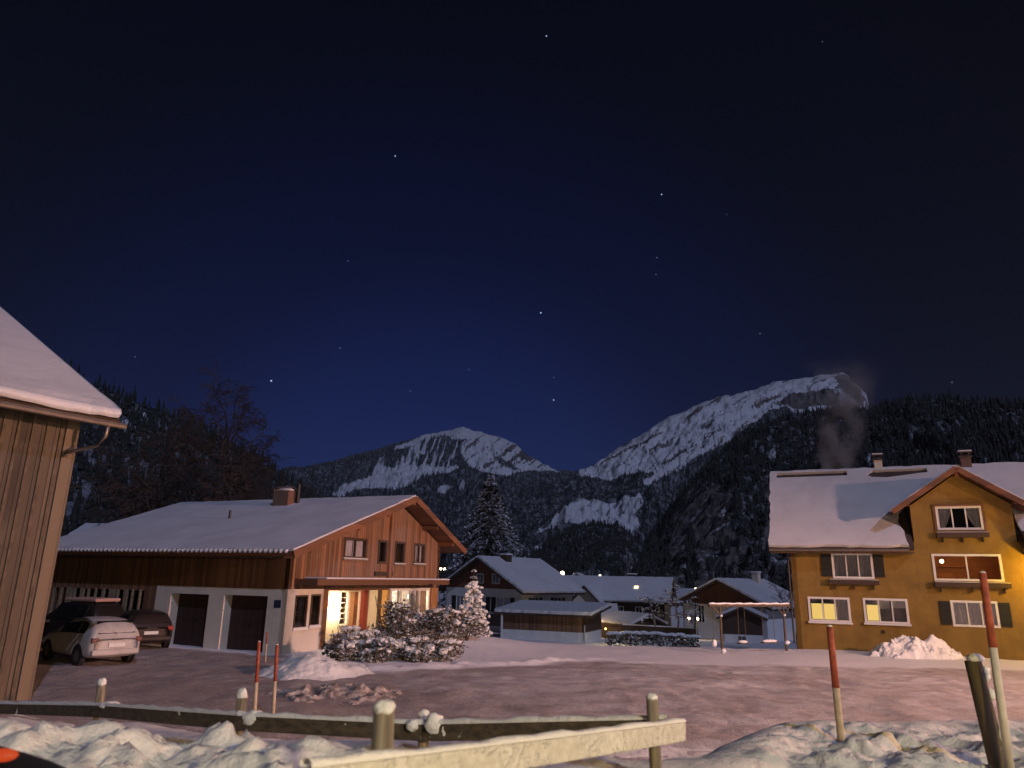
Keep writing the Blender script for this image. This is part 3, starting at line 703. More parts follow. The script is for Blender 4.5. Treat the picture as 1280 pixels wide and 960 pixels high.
m = MB(); blob(m, (0, 0, 0), (.09, .09, .09), 3, 2, .02); m.build('bulb', BULB, pl); MB().tube([(0, 0, .09), (0, 0, .5)], .012, 6).build('cord', DMETAL, pl)
lamp('pendant_light', YM @ Vector((7.6, 1.5, 4.2)), 34, (1, .5, .2), .1)
# yellow outdoor lamp at the right end of the facade
wl = thing('wall_lamp', 'yellow outdoor lamp on the ochre wall at the right edge', 'lamp', YM @ Vector((10.75, 0, 3.95)), R(-24))
MB().box((-.06, -.18, -.05), (.06, -.004, .05)).build('bracket', DMETAL, wl)
m = MB(); blob(m, (0, -.25, -.02), (.11, .11, .13), 2, 2, .0); m.build('globe', BULBY, wl)
lamp('yellow_wall_light', YM @ Vector((10.75, -1.3, 3.7)), 420, (1.0, .58, .05), .1)
# low dark balcony roof at the right end, over the lamp
m = MB(); m.panel((9.9, -1.6, 4.78), (1, 0, 0), Vector((0, 1, .5)).normalized(), rect(0, 0, 4.5, 1.75), (), .12); m.build('porch_roof', DARKWOOD, YH)

# ------------------------------------------------------------------ brown house on the left
BH = thing('brown_house', 'brown larch house with two garage doors, snowy roof and lit porch', 'house', gz(352, 818), R(-24))
BM = Matrix.Translation(BH.location) @ Matrix.Rotation(R(-24), 4, 'Z')
GA = Plane((-14.6, 0, 0), (1, 0, 0))                      # garage wall, u from its left end
GB = Plane((0, 0, 0), (0, 1, 0))                           # gable wall
LG = 14.6; WG = 12.2
# garage wall: white surround low, boards above
d1 = (LG - 6.35, 0, LG - 4.15, 2.13); d2 = (LG - 3.3, 0, LG - .98, 2.15)
wall(BH, GA, rect(LG - 7.25, -.5, LG, 2.43), [rect(d1[0], -.4, d1[2], d1[3]), rect(d2[0], -.4, d2[2], d2[3])], CREAM, .55)
wall(BH, GA, rect(0, 2.434, LG, 4.0), [], WOOD_X, .2)
wall(BH, GA, rect(0, -.5, LG - 7.254, 2.43), [rect(.6, .95, 6.6, 2.2)], WOOD_X, .2)
for d in (d1, d2):
    m = MB(); GA.box(m, d[0], -.3, d[2], d[3], -.52, -.46)
    for i in range(1, 4): v = d[3] * i / 4; GA.box(m, d[0] + .02, v - .015, d[2] - .02, v + .015, -.46, -.445)
    GA.box(m, (d[0] + d[2]) / 2 - .1, .95, (d[0] + d[2]) / 2 + .1, .99, -.445, -.40)
    m.build('garage_door', GDOOR, BH)
# row of pale boards over the low window band at the left
m = MB()
for i in range(13):
    u = .55 + i * .48; wdt = (.10, .16, .34, .12, .22, .10)[i % 6]; GA.box(m, u, .9, u + wdt, 2.22, -.06, .03)
m.build('window_slat', m_plain('pale slats', (.30, .24, .16), .8, var=.4), BH)
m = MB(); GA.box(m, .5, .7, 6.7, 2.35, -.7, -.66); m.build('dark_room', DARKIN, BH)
m = MB(); GA.box(m, LG - .62, 1.72, LG - .28, 2.02, .003, .02); m.build('house_plaque', m_plain('blue plaque', (.02, .03, .07), .4), BH)
# gable wall
gw = {'a': (3.45, 3.78, 5.15, 4.66), 'b': (6.15, 3.62, 6.85, 4.68), 'c': (7.6, 3.64, 8.5, 4.68), 'd': (9.45, 3.68, 10.5, 4.68)}
pk = 7.75; zpk = 6.62; kl = .345; kr = .43
gz_l = zpk - kl * pk; gz_r = zpk - kr * (WG - pk)
wall(BH, GB, [(0, 2.45), (WG, 2.45), (WG, gz_r), (pk, zpk), (0, gz_l)], [rect(*v) for v in gw.values()], WOOD_Y, .22)
for k_, v in gw.items():
    window(BH, GB, *v, n=2 if k_ in 'ad' else 1, fmat=DARKWOOD, fw=.08, curtain=CURT if k_ in 'ad' else None, sill=None if k_ == 'b' else GREYWOOD)
m = MB(); GB.box(m, 6.95, 2.9, 7.2, 6.3, .004, .16); m.build('pilaster', WOOD_Y, BH)
m = MB(); GB.box(m, 5.9, 3.02, 7.4, 3.22, .004, .10); m.build('slot', DARKWOOD, BH)
# ground floor: white block at the corner, then a recessed porch
lw = [rect(.52, .95, 1.24, 2.18), rect(1.5, 1.0, 2.06, 2.2)]
wall(BH, GB, rect(0, -.5, 2.3, 2.446), lw, CREAM, .25)
window(BH, GB, .52, .95, 1.24, 2.18, n=1, fw=.04, sill=WHITE, fmat=DARKWOOD); window(BH, GB, 1.5, 1.0, 2.06, 2.2, n=1, fw=.04, sill=WHITE, fmat=DARKWOOD)
REC = -1.3
GP = Plane((REC, 0, 0), (0, 1, 0)); BAY = 7.3
op = {'deco': (5.16, .75, 5.80, 2.3), 'door': (5.98, .1, 6.74, 2.25)}
bigw = (7.46, 1.1, 11.2, 2.40)
wall(BH, GP, rect(2.3, -.3, BAY, 2.44), [rect(*v) for v in op.values()], CREAM, .2)
wall(BH, Plane((0, 2.3, 0), (-1, 0, 0)), rect(0, -.3, 1.3, 2.44), [], CREAM, .1)
SB = Plane((REC, BAY, 0), (1, 0, 0))                          # side wall of the glazed bay, facing the porch
wall(BH, SB, rect(0, -.3, 1.3, 2.44), [], CREAM, .15)
m = MB(); SB.box(m, .70, .1, .92, 2.35, .003, .05); m.build('door', DARKWOOD, BH)
m = MB(); SB.box(m, .94, .1, 1.28, 2.38, .003, .05); m.build('door_panel', m_plain('ochre panel', (.6, .36, .12), .7), BH)
m = MB(); m.box((REC + .004, 2.41, 2.36), (-.02, BAY, 2.444)); m.build('porch_ceiling', WOODP, BH)
m = MB(); m.box((REC, 2.41, -.3), (.35, BAY - .004, .12)); m.build('porch_floor', GREYWOOD, BH)
window(BH, GP, *op['deco'], n=1, rows=6, fw=.07, mw=.03)
wall(BH, GB, rect(BAY, -.5, 12.2, 2.446), [rect(*bigw)], WOOD_Y, .15)
window(BH, GB, *bigw, n=4, fw=.09, mw=.11, back=False, label='large porch window with white mullions')
m = MB(); GB.box(m, 7.1, .6, 11.8, 2.5, -1.25, -1.2); m.build('lit_room', LITW, BH)
for a, b in ((9.45, 10.15), (8.35, 8.65)): m = MB(); GB.box(m, a, 1.1, b, 2.38, -.2, -.18); m.build('curtain', CURT, BH)
m = MB(); GP.box(m, *op['door'], -.14, -.08); m.build('door', WOODP, BH)
m = MB(); GP.box(m, 5.98, .12, 6.40, 2.25, -.078, -.05); m.build('door_panel', m_plain('larch panel', (.45, .26, .12), .7), BH)
m = MB(); GP.box(m, 6.84, .12, 7.20, 2.43, .004, .2); m.build('red_post', REDWOOD, BH)
m = MB(); m.box((-.26, 2.31, -.4), (0.0, 2.62, 2.43)); m.build('porch_post', WOODP, BH)
m = MB(); m.box((.004, 11.35, -.4), (.05, 12.1, 2.43)); m.build('corner_panel', m_boards('honey boards', (.5, .27, .11), (.34, .17, .07), .16, 'y'), BH)
m = MB(); m.box((.004, 7.5, 1.0), (.14, 11.2, 1.06)); m.build('window_ledge', WHITE, BH)
# porch canopy
m = MB(); m.box((.004, .35, 2.62), (1.15, 11.3, 2.86)); cp = m.build('porch_canopy', WOODP, BH)
m = MB(); m.box((.01, .9, 2.864), (1.17, 11.3, 2.93)); m.build('canopy_snow', SNOW_ROOF, cp, bevel=.025)
# back and far walls
wall(BH, Plane((-LG, WG, 0), (0, -1, 0)), [(0, -1), (WG, -1), (WG, gz_l), (WG - pk, zpk), (0, gz_r)], [], WOOD_Y, .2)
wall(BH, Plane((0, WG, 0), (-1, 0, 0)), rect(0, -1, LG, gz_r), [], WOOD_X, .2)
# roof
xo = 1.0; zs = .30
e0 = Vector((0, -1.05, zpk + zs - kl * (pk + 1.05))); vl = Vector((0, 1, kl)).normalized(); LL = (pk + 1.05) * math.sqrt(1 + kl * kl)
e1 = Vector((0, WG + 1.15, zpk + zs - kr * (WG + 1.15 - pk))); vr = Vector((0, -1, kr)).normalized(); LR = (WG + 1.15 - pk) * math.sqrt(1 + kr * kr)
rf = MB().panel(e0, (1, 0, 0), vl, rect(-LG - .7, 0, xo, LL), (), .2).build('roof', WOODP, BH)
MB().panel(e1, (-1, 0, 0), vr, rect(-xo, 0, LG + .7, LR - .01), (), .2).build('roof', WOODP, BH)
g = NT('thin roof snow'); p_ = g.pos(); so_ = g.t.nodes.new('ShaderNodeSeparateXYZ'); g.t.links.new(g.objco(), so_.inputs[0])
wv = g.math('SINE', g.math('MULTIPLY', so_.outputs[1], 9.0)); n_ = g.noise(p_, .8, 5, .6); n3 = g.noise(p_, 9, 4)
hb = g.math('ADD', g.math('MULTIPLY', wv, .10), g.math('ADD', n_, g.math('MULTIPLY', n3, .3)))
g.base(g.mix(g.ramp(g.noise(p_, .6, 5), .3, .75), (.70, .70, .73, 1), (.58, .58, .62, 1)), .7, Normal=g.bump(hb, .5, .06)); THIN = g.m
sn1 = snow_skin(BH, e0, (1, 0, 0), vl, rect(-LG - .68, .02, xo - .03, LL), (), .09, 3, bevel=.03, mat=THIN)
snow_skin(BH, e1, (-1, 0, 0), vr, rect(-xo + .03, .02, LG + .68, LR - .05), (), .09, 6, bevel=.03)
m = MB()                                                   # scalloped eave: corrugated sheet ends with snow in each wave
for i in range(62):
    x = -LG - .6 + i * .26
    if x > xo - .1: break
    m.tube([e0 + Vector((x, -.10, -.01)), e0 + Vector((x, .25, .10))], [.075, .075], 6)
m.build('eave_snow', SNOW_ROOF, BH, smooth=True)
for ep, vv, Lx in ((e0, vl, LL), (e1, vr, LR)):
    m = MB(); m.beam(ep + Vector((xo + .03, 0, -.12)), ep + vv * Lx + Vector((xo + .03, 0, -.12)), .05, .3); m.build('verge_board', WOODP, BH)
m = MB(); m.box((-LG - .65, -.95, e0.z - .24), (0, -.02, e0.z - .16)); m.build('soffit', SOFFIT, BH)
for y in (.15, 3.3, 5.6, 7.75, 10.2, 12.0):
    zz = zpk - (kl * (pk - y) if y < pk else kr * (y - pk)) - .02
    MB().beam((.0, y, zz), (.92, y, zz), .16, .2).build('purlin', WOODP, BH)
# brick chimney and vent pipe
def roofz(x, y): return e0.z + (y + 1.05) * kl
cx, cyy = -6.35, 6.5
m = MB(); m.box((cx - .5, cyy - .35, roofz(0, cyy) - .4), (cx + .5, cyy + .35, roofz(0, cyy) + .78)); ch = m.build('chimney', BRICK, BH)
zt = roofz(0, cyy) + .78
m = MB()
for i in range(7): m.tube([(cx - .5 + i * .16, cyy - .3, zt), (cx - .46 + i * .16, cyy - .28, zt + .16), (cx - .40 + i * .16, cyy - .1, zt + .24), (cx - .36 + i * .16, cyy + .2, zt + .05)], .018, 5)
m.build('spark_guard', METAL, ch)
m = MB(); blob(m, (cx, cyy, zt + .05), (.48, .3, .13), 4); m.build('cap_snow', SNOW_ROOF, ch, smooth=True)
m = MB(); m.tube([(cx + .7, cyy + .2, roofz(0, cyy)), (cx + .7, cyy + .2, zt + .35)], .1, 10); m.build('flue_pipe', DMETAL, BH)
vx, vy = -7.3, 3.75
MB().tube([(vx, vy, roofz(0, vy) - .1), (vx, vy, roofz(0, vy) + .5)], .06, 8).build('vent_pipe', DMETAL, BH)
# porch lamp and its light, second lamp by the window, fairy lights
def porch_lamp(x, u, v, watts, label):
    t = thing('porch_lamp', label, 'lamp', BM @ Vector((x, u, v)), R(-24), 'lamps on the porch of the brown house')
    MB().box((.003, -.05, -.08), (.05, .05, .08)).build('back_plate', METAL, t)
    m = MB(); blob(m, (.13, 0, 0), (.09, .09, .12), 2, 2, 0); m.build('globe', BULB, t)
    lamp('porch_light', BM @ Vector((x + .45, u, v)), watts, (1.0, .70, .40), .08)
porch_lamp(REC, 4.72, 1.62, 190, 'bright globe lamp on the cream porch wall beside the white corner block')
porch_lamp(-1.1, 10.75, 1.95, 80, 'globe lamp shining inside the right end of the large porch window')
m = MB()
for i in range(30):
    q = i / 29; blob(m, (-.12 + .05 * math.sin(i * 2.1), 7.85 + .22 * math.sin(i * 1.3), 2.32 - 1.15 * q), (.026, .026, .026), i, 1, 0)
o = m.build('fairy_lights', m_emit('fairy light glow', (1, .72, .4), 9), None); o.matrix_world = BM
tag(o, 'vertical string of tiny warm fairy lights in the large porch window', 'fairy lights')

# ------------------------------------------------------------------ weathered barn at the left edge
BA = thing('barn', 'weathered vertical board barn with thick snow on its eave at the left edge', 'barn', gz(34, 874), R(55))
W0 = Plane((-14, 0, 0), (1, 0, 0))
wall(BA, W0, rect(0, -1.2, 14, 7.2), [], BARN_W, .2)
STRIPW = m_plain('barn cover strip', (.14, .102, .065), .85, var=.5, scale=3, bump=.4)
for i in range(44):                                          # cover strips over the board joints
    x = -.36 - i * .33
    if x < -13.8: break
    MB().box((x - .035, -.035, -1.0), (x + .035, -.003, 6.98)).build('cover_strip', STRIPW, BA)
MB().box((-.26, -.05, -1.0), (.06, .22, 6.9)).build('corner_post', m_boards('pale barn post', (.19, .14, .09), (.12, .088, .056), .5, 'x', gap=.01), BA)
wall(BA, Plane((0, 0, 0), (0, 1, 0)), [(.23, -1.2), (24, -1.2), (24, 7.1), (12, 13.1), (.23, 7.2)], [], BARN_W, .2)
wall(BA, Plane((0, 24, 0), (-1, 0, 0)), rect(0, -1.2, 14, 7.1), [], BARN_W, .2)
wall(BA, Plane((-14, 24, 0), (0, -1, 0)), [(0, -1.2), (23.7, -1.2), (23.7, 7.1), (12, 13.1), (0, 7.1)], [], BARN_W, .2)
vb = Vector((0, 1, .5)).normalized(); LB = 12.85 * math.sqrt(1.25)
rb = MB().panel((0, -.85, 6.98), (1, 0, 0), vb, rect(-14.8, 0, .68, LB), (), .14).build('roof', DARKWOOD, BA)
vb2 = Vector((0, -1, .5)).normalized()
MB().panel((0, 24.85, 6.98), (-1, 0, 0), vb2, rect(-.68, 0, 14.8, LB - .01), (), .14).build('roof', DARKWOOD, BA)
# thick snow: rounded lip along the eave
prof = [(-.96, -.02), (-1.03, .06), (-1.03, .15), (-.98, .22), (-.84, .29), (-.5, .47)]
m = MB(); NX = 60; xs = [-14.8 + (15.42) * i / NX for i in range(NX + 1)]
rs = random.Random(5); vs = []; fs = []
full = prof + [(y, 7.0 + .5 * (y + .85) + .24 - 6.98) for y in (.5, 1.5, 3, 6, 9, 12.0)] + [(12.0, .5 * 12.85 - .1)] + [(-.5, .18), (-.9, .0)]
for x in xs:
    j = .05 * math.sin(x * 2.1) + rs.uniform(-.025, .025)
    e = .0 if x < .4 else .06
    for q, (y, z) in enumerate(full): vs.append((x - (e if q < 5 else 0), y - j * (q < 5), 6.99 + z + (j * .5 if q in (0, 1) else 0)))
n = len(full)
for i in range(NX):
    for k_ in range(n): k2 = (k_ + 1) % n; fs.append((i * n + k_, i * n + k2, (i + 1) * n + k2, (i + 1) * n + k_))
fs.append(tuple(range(n))); fs.append(tuple(NX * n + k_ for k_ in range(n))[::-1])
m.add(vs, fs); m.build('roof_snow', SNOW_ROOF, BA, smooth=False, bevel=.03)
m = MB(); m.tube([(-14.8, -.98, 6.86), (.78, -.98, 6.80)], .085, 8); gt = m.build('gutter', METAL, BA)
MB().tube([(.35, -.98, 6.78), (.33, -.96, 6.45), (.25, -.75, 6.22), (-.05, -.3, 6.08), (-.2, -.1, 6.0), (-.2, -.1, 5.9)], .05, 8).build('downpipe', METAL, BA, smooth=True)

# ------------------------------------------------------------------ village houses below the field
def gable_house(name, label, p0, ang, LX, LY, zb, ze, zr, ov=.8, low=WHITEP, up=DARKWOOD, wsplit=.5, gwin=(), swin=(), balcony=None, snow_t=.22, chim=None, group=None, asym=None):
    """origin = near corner at eave line; ridge runs along local x, gable wall at x=0 facing -x, eave wall at y=0"""
    h = thing(name, label, 'house' if 'house' in name or 'chalet' in name else 'garage' if 'garage' in name else 'building', p0, R(ang), group)
    G = Plane((0, LY, 0), (0, -1, 0)); S = Plane((0, 0, 0), (1, 0, 0)); zs_ = zb + (ze - zb) * wsplit
    gh_ = [rect(LY - b, z0, LY - a, z1) for a, z0, b, z1 in gwin]; sh_ = [rect(a, z0, b, z1) for a, z0, b, z1 in swin]
    k_ = (zr - ze) / (LY / 2)
    def fits(rr, z0, z1): return [q for q in rr if q[0][1] >= z0 and q[2][1] <= z1]
    wall(h, G, rect(0, zb - 1.5, LY, zs_), fits(gh_, -99, zs_), low, .2)
    wall(h, G, [(0, zs_ + .004), (LY, zs_ + .004), (LY, ze), (LY / 2, zr - .15), (0, ze)], fits(gh_, zs_, 99), up, .22)
    s2 = zs_ if up is not low and low is not WHITEP else ze
    wall(h, S, rect(.21, zb - 1.5, LX, ze), sh_, low, .2)
    wall(h, Plane((LX, 0, 0), (0, 1, 0)), [(0, zb - 1.5), (LY, zb - 1.5), (LY, ze), (LY / 2, zr - .15), (0, ze)], [], up, .2)
    wall(h, Plane((LX, LY, 0), (-1, 0, 0)), rect(0, zb - 1.5, LX, ze), [], low, .2)
    for q in gh_: window(h, G, q[0][0], q[0][1], q[2][0], q[2][1], n=2, depth=.08, curtain=CURT if (q[2][0] - q[0][0]) > 1.2 else None)
    for q in sh_:
        window(h, S, q[0][0], q[0][1], q[2][0], q[2][1], n=2, depth=.08)
    kk = Vector((0, 1, k_)).normalized(); Lr = (LY / 2 + ov) * math.sqrt(1 + k_ * k_); e = (0, -ov, ze - ov * k_ + .12)
    MB().panel(e, (1, 0, 0), kk, rect(-ov, 0, LX + ov, Lr), (), .2).build('roof', DARKWOOD, h)
    MB().panel((0, LY + ov, e[2]), (-1, 0, 0), Vector((0, -1, k_)).normalized(), rect(-LX - ov, 0, ov, Lr - .01), (), .2).build('roof', DARKWOOD, h)
    snow_skin(h, e, (1, 0, 0), kk, rect(-ov + .1, .03, LX + ov - .05, Lr), (), snow_t, 3)
    snow_skin(h, (0, LY + ov, e[2]), (-1, 0, 0), Vector((0, -1, k_)).normalized(), rect(-LX - ov + .05, .03, ov - .1, Lr - .12), (), snow_t, 4)
    if balcony:
        a, b, z0, z1 = balcony; m = MB(); G.box(m, LY - b, z0, LY - a, z1, .9, 1.0); G.box(m, LY - b, z0 - .15, LY - a, z0 - .004, .01, 1.0); m.build('balcony', DARKWOOD, h)
    if chim:
        for (x, y, hh_, wd, mt) in chim:
            zc = ze + k_ * min(y, LY - y); m = MB(); m.box((x - wd / 2, y - wd / 2, zc - .5), (x + wd / 2, y + wd / 2, zc + hh_)); c = m.build('chimney', mt, h)
            m = MB(); m.box((x - wd / 2 - .1, y - wd / 2 - .1, zc + hh_ + .003), (x + wd / 2 + .1, y + wd / 2 + .1, zc + hh_ + .18)); m.build('cap_snow', SNOW_ROOF, c, bevel=.05)
    return h
VA = at(652, 738, 78); 
gable_house('chalet', 'white chalet with brown gable, long balcony and snowy roof behind the small garage', (VA.x, VA.y, 0), 48, 9.0, 11.6, -3.4, 1.9, 5.0, ov=1.0, wsplit=.985, up=m_boards('chalet gable boards', (.22, .085, .045), (.13, .05, .03), .18, 'y'),
            gwin=((3.2, 2.35, 4.3, 3.35), (5.6, 2.35, 6.7, 3.35), (1.6, -.6, 3.6, .95), (5.2, -.6, 6.4, .95), (8.6, -.6, 9.8, .95), (4.6, -3.3, 6.2, -1.9)), swin=((1.6, -.3, 2.9, 1.0), (5.4, -.3, 6.9, 1.0)), balcony=(.4, 10.5, -1.8, -.75), chim=((3.0, 5.0, .9, .9, DARKWOOD),))
# shutters on the chalet
ch = bpy.data.objects['chalet']
S_ = Plane((0, 0, 0), (1, 0, 0)); G_ = Plane((0, 11.6, 0), (0, -1, 0))
for a, b in ((1.1, 1.55), (2.95, 3.4), (4.9, 5.35), (6.95, 7.4)): shutter(ch, S_, a, -.28, b, .98)
for a, b in ((.95, 1.55), (3.65, 4.3), (4.5, 5.15), (6.45, 7.1), (9.85, 10.5)): shutter(ch, G_, 11.6 - b, -.58, 11.6 - a, .93)
# flat garage in front of it
GP0 = gz(731, 806, -2.5); GP0.y, GP0.x = 64.0, ray(731, 806).x * 64.0
fg = thing('small_garage', 'low flat garage with brown boards over a white base and a snow covered roof', 'garage', (GP0.x, GP0.y, -2.55), R(-22))
Sg = Plane((-7.6, 0, 0), (1, 0, 0)); Eg = Plane((0, 0, 0), (0, 1, 0))
for pl_, Lx in ((Sg, 7.6), (Eg, 5.5)):
    wall(fg, pl_, rect(.0 if pl_ is Eg else 0, -1, Lx, 1.15), [], WHITEP, .2); wall(fg, pl_, rect(0, 1.154, Lx, 2.55), [], WOOD_X if pl_ is Sg else DARKWOOD, .24)
MB().box((-7.6, 5.3, -1), (-.25, 5.5, 2.5)).build('wall', WHITEP, fg); MB().box((-7.59, .25, -1), (-7.4, 5.29, 2.5)).build('wall', WHITEP, fg)
vg = Vector((0, 1, .09)).normalized()
MB().panel((0, -.6, 2.6), (1, 0, 0), vg, rect(-8.2, 0, .8, 6.9), (), .18).build('roof', DARKWOOD, fg)
snow_skin(fg, (0, -.6, 2.6), (1, 0, 0), vg, rect(-8.15, .03, .75, 6.85), (), .28, 8)
MB().box((-7.55, -.5, -.9), (-7.4, -.36, 2.4)).build('corner_post', WHITE, fg)
# long house with a cross gable behind
VB = at(830, 750, 93)
LBh = 15.0
lb = Vector((VB.x - LBh * math.cos(R(18)), VB.y + LBh * math.sin(R(18)), 0))
hb_ = gable_house('house', 'long dark timber house with white windows, cross gable and glowing roof window', lb, -18, LBh, 8.0, -4, .75, 3.15, ov=.9, low=DARKWOOD, up=DARKWOOD,
            swin=((7.7, -1.35, 8.4, -.25), (9.0, -1.35, 9.9, -.25), (11.4, -1.35, 12.3, -.25)), chim=((10.4, 4.6, .9, 1.0, DARKWOOD), (4.5, 5.0, .5, .5, DARKWOOD)))
Q = Plane((0, -.9, 0), (1, 0, 0))
MB().panel((0, -1.6, 0), (1, 0, 0), (0, 0, 1), [(3.6, -4.5), (7.0, -4.5), (7.0, .3), (5.3, 2.0), (3.6, .3)], [rect(4.75, -.9, 5.15, -.2), rect(5.5, -.9, 5.9, -.2)], .2).build('cross_gable_wall', CREAM, hb_)
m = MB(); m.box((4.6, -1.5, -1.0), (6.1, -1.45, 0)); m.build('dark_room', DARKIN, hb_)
for sg in (-1, 1):
    U = Vector((0, 1, 0)); dv = Vector((-sg * 1, 0, 1)).normalized(); e_ = Vector((5.3 + sg * 2.45, 0, -.2)); poly = [(-2.4, 0), (2.0, 0), (4.6, 3.45), (-2.4, 3.45)]
    if U.cross(dv).z < 0: U = -U; poly = [(-a, b) for a, b in poly][::-1]
    r = MB().panel(e_, U, dv, poly, (), .2).build('cross_gable_roof', DARKWOOD, hb_); snow_skin(r, e_, U, dv, poly, (), .2, 9)
k_ = (3.15 - .75) / 4; e_ = Vector((11.1, 1.3, .75 + 1.3 * k_ + .12 + .36))
m = MB(); m.panel(e_, (1, 0, 0), Vector((0, 1, k_)).normalized(), rect(0, 0, .5, .55), (), .06); sk = m.build('roof_window', m_emit('lit skylight', (1, .72, .4), 2.5), hb_)
# annex roofs between
AX = at(752, 771, 72)
ax = gable_house('annex_building', 'low annex with a lit gable edge just behind the small garage', (AX.x, AX.y, 0), -60, 4.5, 3.6, -3, -.9, -.2, ov=.4, low=DARKWOOD, up=DARKWOOD)
AY = at(690, 768, 74)
gable_house('annex_building', 'low snowy roofed lean-to between the white chalet and the long timber house', (AY.x, AY.y, 0), -6, 6.0, 6.0, -3, -.75, .35, ov=.6, low=DARKWOOD, up=DARKWOOD)
CPp = at(762, 777, 74)
cp_ = thing('carport', 'open dark carport with flat snowy roof beside the lit garage gable', 'carport', (CPp.x, CPp.y, 0), R(-4))
for x in (.15, 2.2, 4.25):
    for y in (.15, 4.2): MB().box((x - .07, y - .07, -4), (x + .07, y + .07, -1.0)).build('post', DARKWOOD, cp_)
MB().box((-.3, -.3, -1.0), (4.7, 4.7, -.8)).build('roof', DARKWOOD, cp_); MB().box((-.28, -.28, -.796), (4.68, 4.68, -.5)).build('roof_snow', SNOW_ROOF, cp_, bevel=.06)
MB().box((-.1, 4.4, -4), (4.5, 4.5, -1.01)).build('back_wall', DARKWOOD, cp_)
# white house with dark gable near the swing
VC = at(957, 751, 74)
hc = gable_house('house', 'white house with dark brown gable and small front gable seen behind the swing', (VC.x, VC.y, 0), 46, 9.0, 9.4, -3.6, .9, 3.1, ov=1.1, wsplit=.96, up=m_boards('dark gable boards', (.13, .055, .035), (.08, .035, .024), .18, 'y'), gwin=((6.8, -1.2, 7.6, .6), (3.9, -1.3, 5.2, .1)), chim=((6.5, 3.9, 1.3, .7, CREAM),))
CX = at(952, 763, 69)
hx = gable_house('annex_building', 'small dark front gable with a white base and one window behind the swing', (CX.x, CX.y, 0), 72, 3.5, 3.6, -2.8, -.1, .7, ov=.5, wsplit=.42, up=DARKWOOD, gwin=((1.5, -2.5, 2.3, -1.75),))
# roof far left behind the brown house
FL = at(70, 690, 60)
gable_house('house', 'snow roofed house half hidden behind the left end of the brown house', (FL.x, FL.y, 0), -3, 6.5, 9, -1, 4.2, 6.6, ov=.9, low=DARKWOOD, up=DARKWOOD, snow_t=.3)
TR = at(767, 719, 125)
gable_house('house', 'tiny dark gable peeking over the ridge of the long timber house', (TR.x - 3, TR.y, 0), 80, 8, 6.5, -4, 1.8, 3.7, ov=.8, low=DARKWOOD, up=DARKWOOD)
# ------------------------------------------------------------------ hedge, village lamps
HD = [at(762, 792, 60), at(800, 791, 60), at(840, 793, 59.5), at(875, 797, 59)]
hd = thing('hedge', 'low clipped hedge with a snow cap running across the village garden', 'hedge', (0, 0, 0))
rs = random.Random(2); m = MB()
def leaf_cloud(m, c, r, n, size, rs, flat=False, shell=.55):
    for _ in range(n):
        while True:
            d = Vector((rs.uniform(-1, 1), rs.uniform(-1, 1), rs.uniform(-1, 1)))
            if shell < d.length < 1: break
        p = Vector((c[0] + d.x * r[0], c[1] + d.y * r[1], c[2] + d.z * r[2])); s_ = size * rs.uniform(.5, 1.3)
        a = Vector((rs.gauss(0, 1), rs.gauss(0, 1), rs.gauss(0, .6))).normalized(); b = a.cross(Vector((rs.gauss(0, 1), rs.gauss(0, 1), rs.gauss(0, 1)))).normalized()
        m.add([p - a * s_, p + b * s_ * .45, p + a * s_, p - b * s_ * .45], [(0, 1, 2, 3)])
for i in range(3):
    a, b = HD[i], HD[i + 1]
    for q in range(10):
        c = a.lerp(b, q / 10); leaf_cloud(m, (c.x, c.y, c.z - .45), (.3, .4, .55), 40, .16, rs)
m.build('foliage', SHRUB, hd)
m = MB()
for i in range(3):
    for q in range(9): c = HD[i].lerp(HD[i + 1], q / 9); blob(m, (c.x, c.y, c.z + .02 + rs.uniform(-.06, .06)), (.38, .4, .13), rs.random() * 50, 1)
m.build('snow_cap', SNOW, hd, smooth=True)
FN = [at(778, 781, 66), at(870, 786, 65)]
fn = thing('garden_fence', 'low dark board fence with snow on top behind the clipped hedge', 'fence', (0, 0, 0))
m = MB(); m.beam(FN[0] + Vector((0, 0, -.25)), FN[1] + Vector((0, 0, -.25)), .06, .5); m.build('board', DARKWOOD, fn)
m = MB(); m.beam(FN[0] + Vector((0, 0, .05)), FN[1] + Vector((0, 0, .05)), .12, .09); m.build('snow_cap', SNOW, fn)
m = MB()
for i in range(5): c = FN[0].lerp(FN[1], (i + .5) / 5); MB().box((c.x - .05, c.y + .04, c.z - 1.6), (c.x + .05, c.y + .14, c.z)).build('post', DARKWOOD, fn)
def village_lamp(px, py, Y, h, watts, label, s_=.16, group='lamps glowing in the village'):
    p = at(px, py, Y); gzv = float(hground(p.x, p.y)); t = thing('street_lamp', label, 'street lamp', (p.x, p.y, gzv), 0, group)
    hh_ = p.z - gzv
    MB().tube([(0, .25, 0), (0, .25, hh_ + .15), (0, .1, hh_ + .25), (0, 0, hh_ + .2)], .05, 6).build('pole', DMETAL, t)
    m = MB(); blob(m, (0, 0, hh_), (s_, s_, s_), 1, 2, 0); m.build('lamp_head', BULB, t)
    if watts: lamp('village_light', (p.x, p.y - .3, p.z - .3), watts, (1, .68, .36), .15)
village_lamp(703, 716.5, 150, 8, 900, 'brightest distant street lamp above the roof of the long timber house', .42)
village_lamp(718, 718.5, 160, 8, 500, 'distant street lamp just right of the brightest one over the roof ridge', .3)
village_lamp(750, 720, 170, 8, 500, 'distant street lamp seen above the cross gable', .28)
village_lamp(727, 767, 71, 3, 160, 'added lamp behind the roof of the low garage, lighting the chalet side wall', .1)  # added behind the garage roof to brighten the chalet's side wall
village_lamp(870, 737, 105, 5, 350, 'street lamp shining between the timber house and the dark gabled house', .26)
village_lamp(861, 773, 72, 2, 45, 'left of two low garden lamps by the white house wall', .13)
village_lamp(872, 773.5, 72, 2, 45, 'right of two low garden lamps by the white house wall', .12)
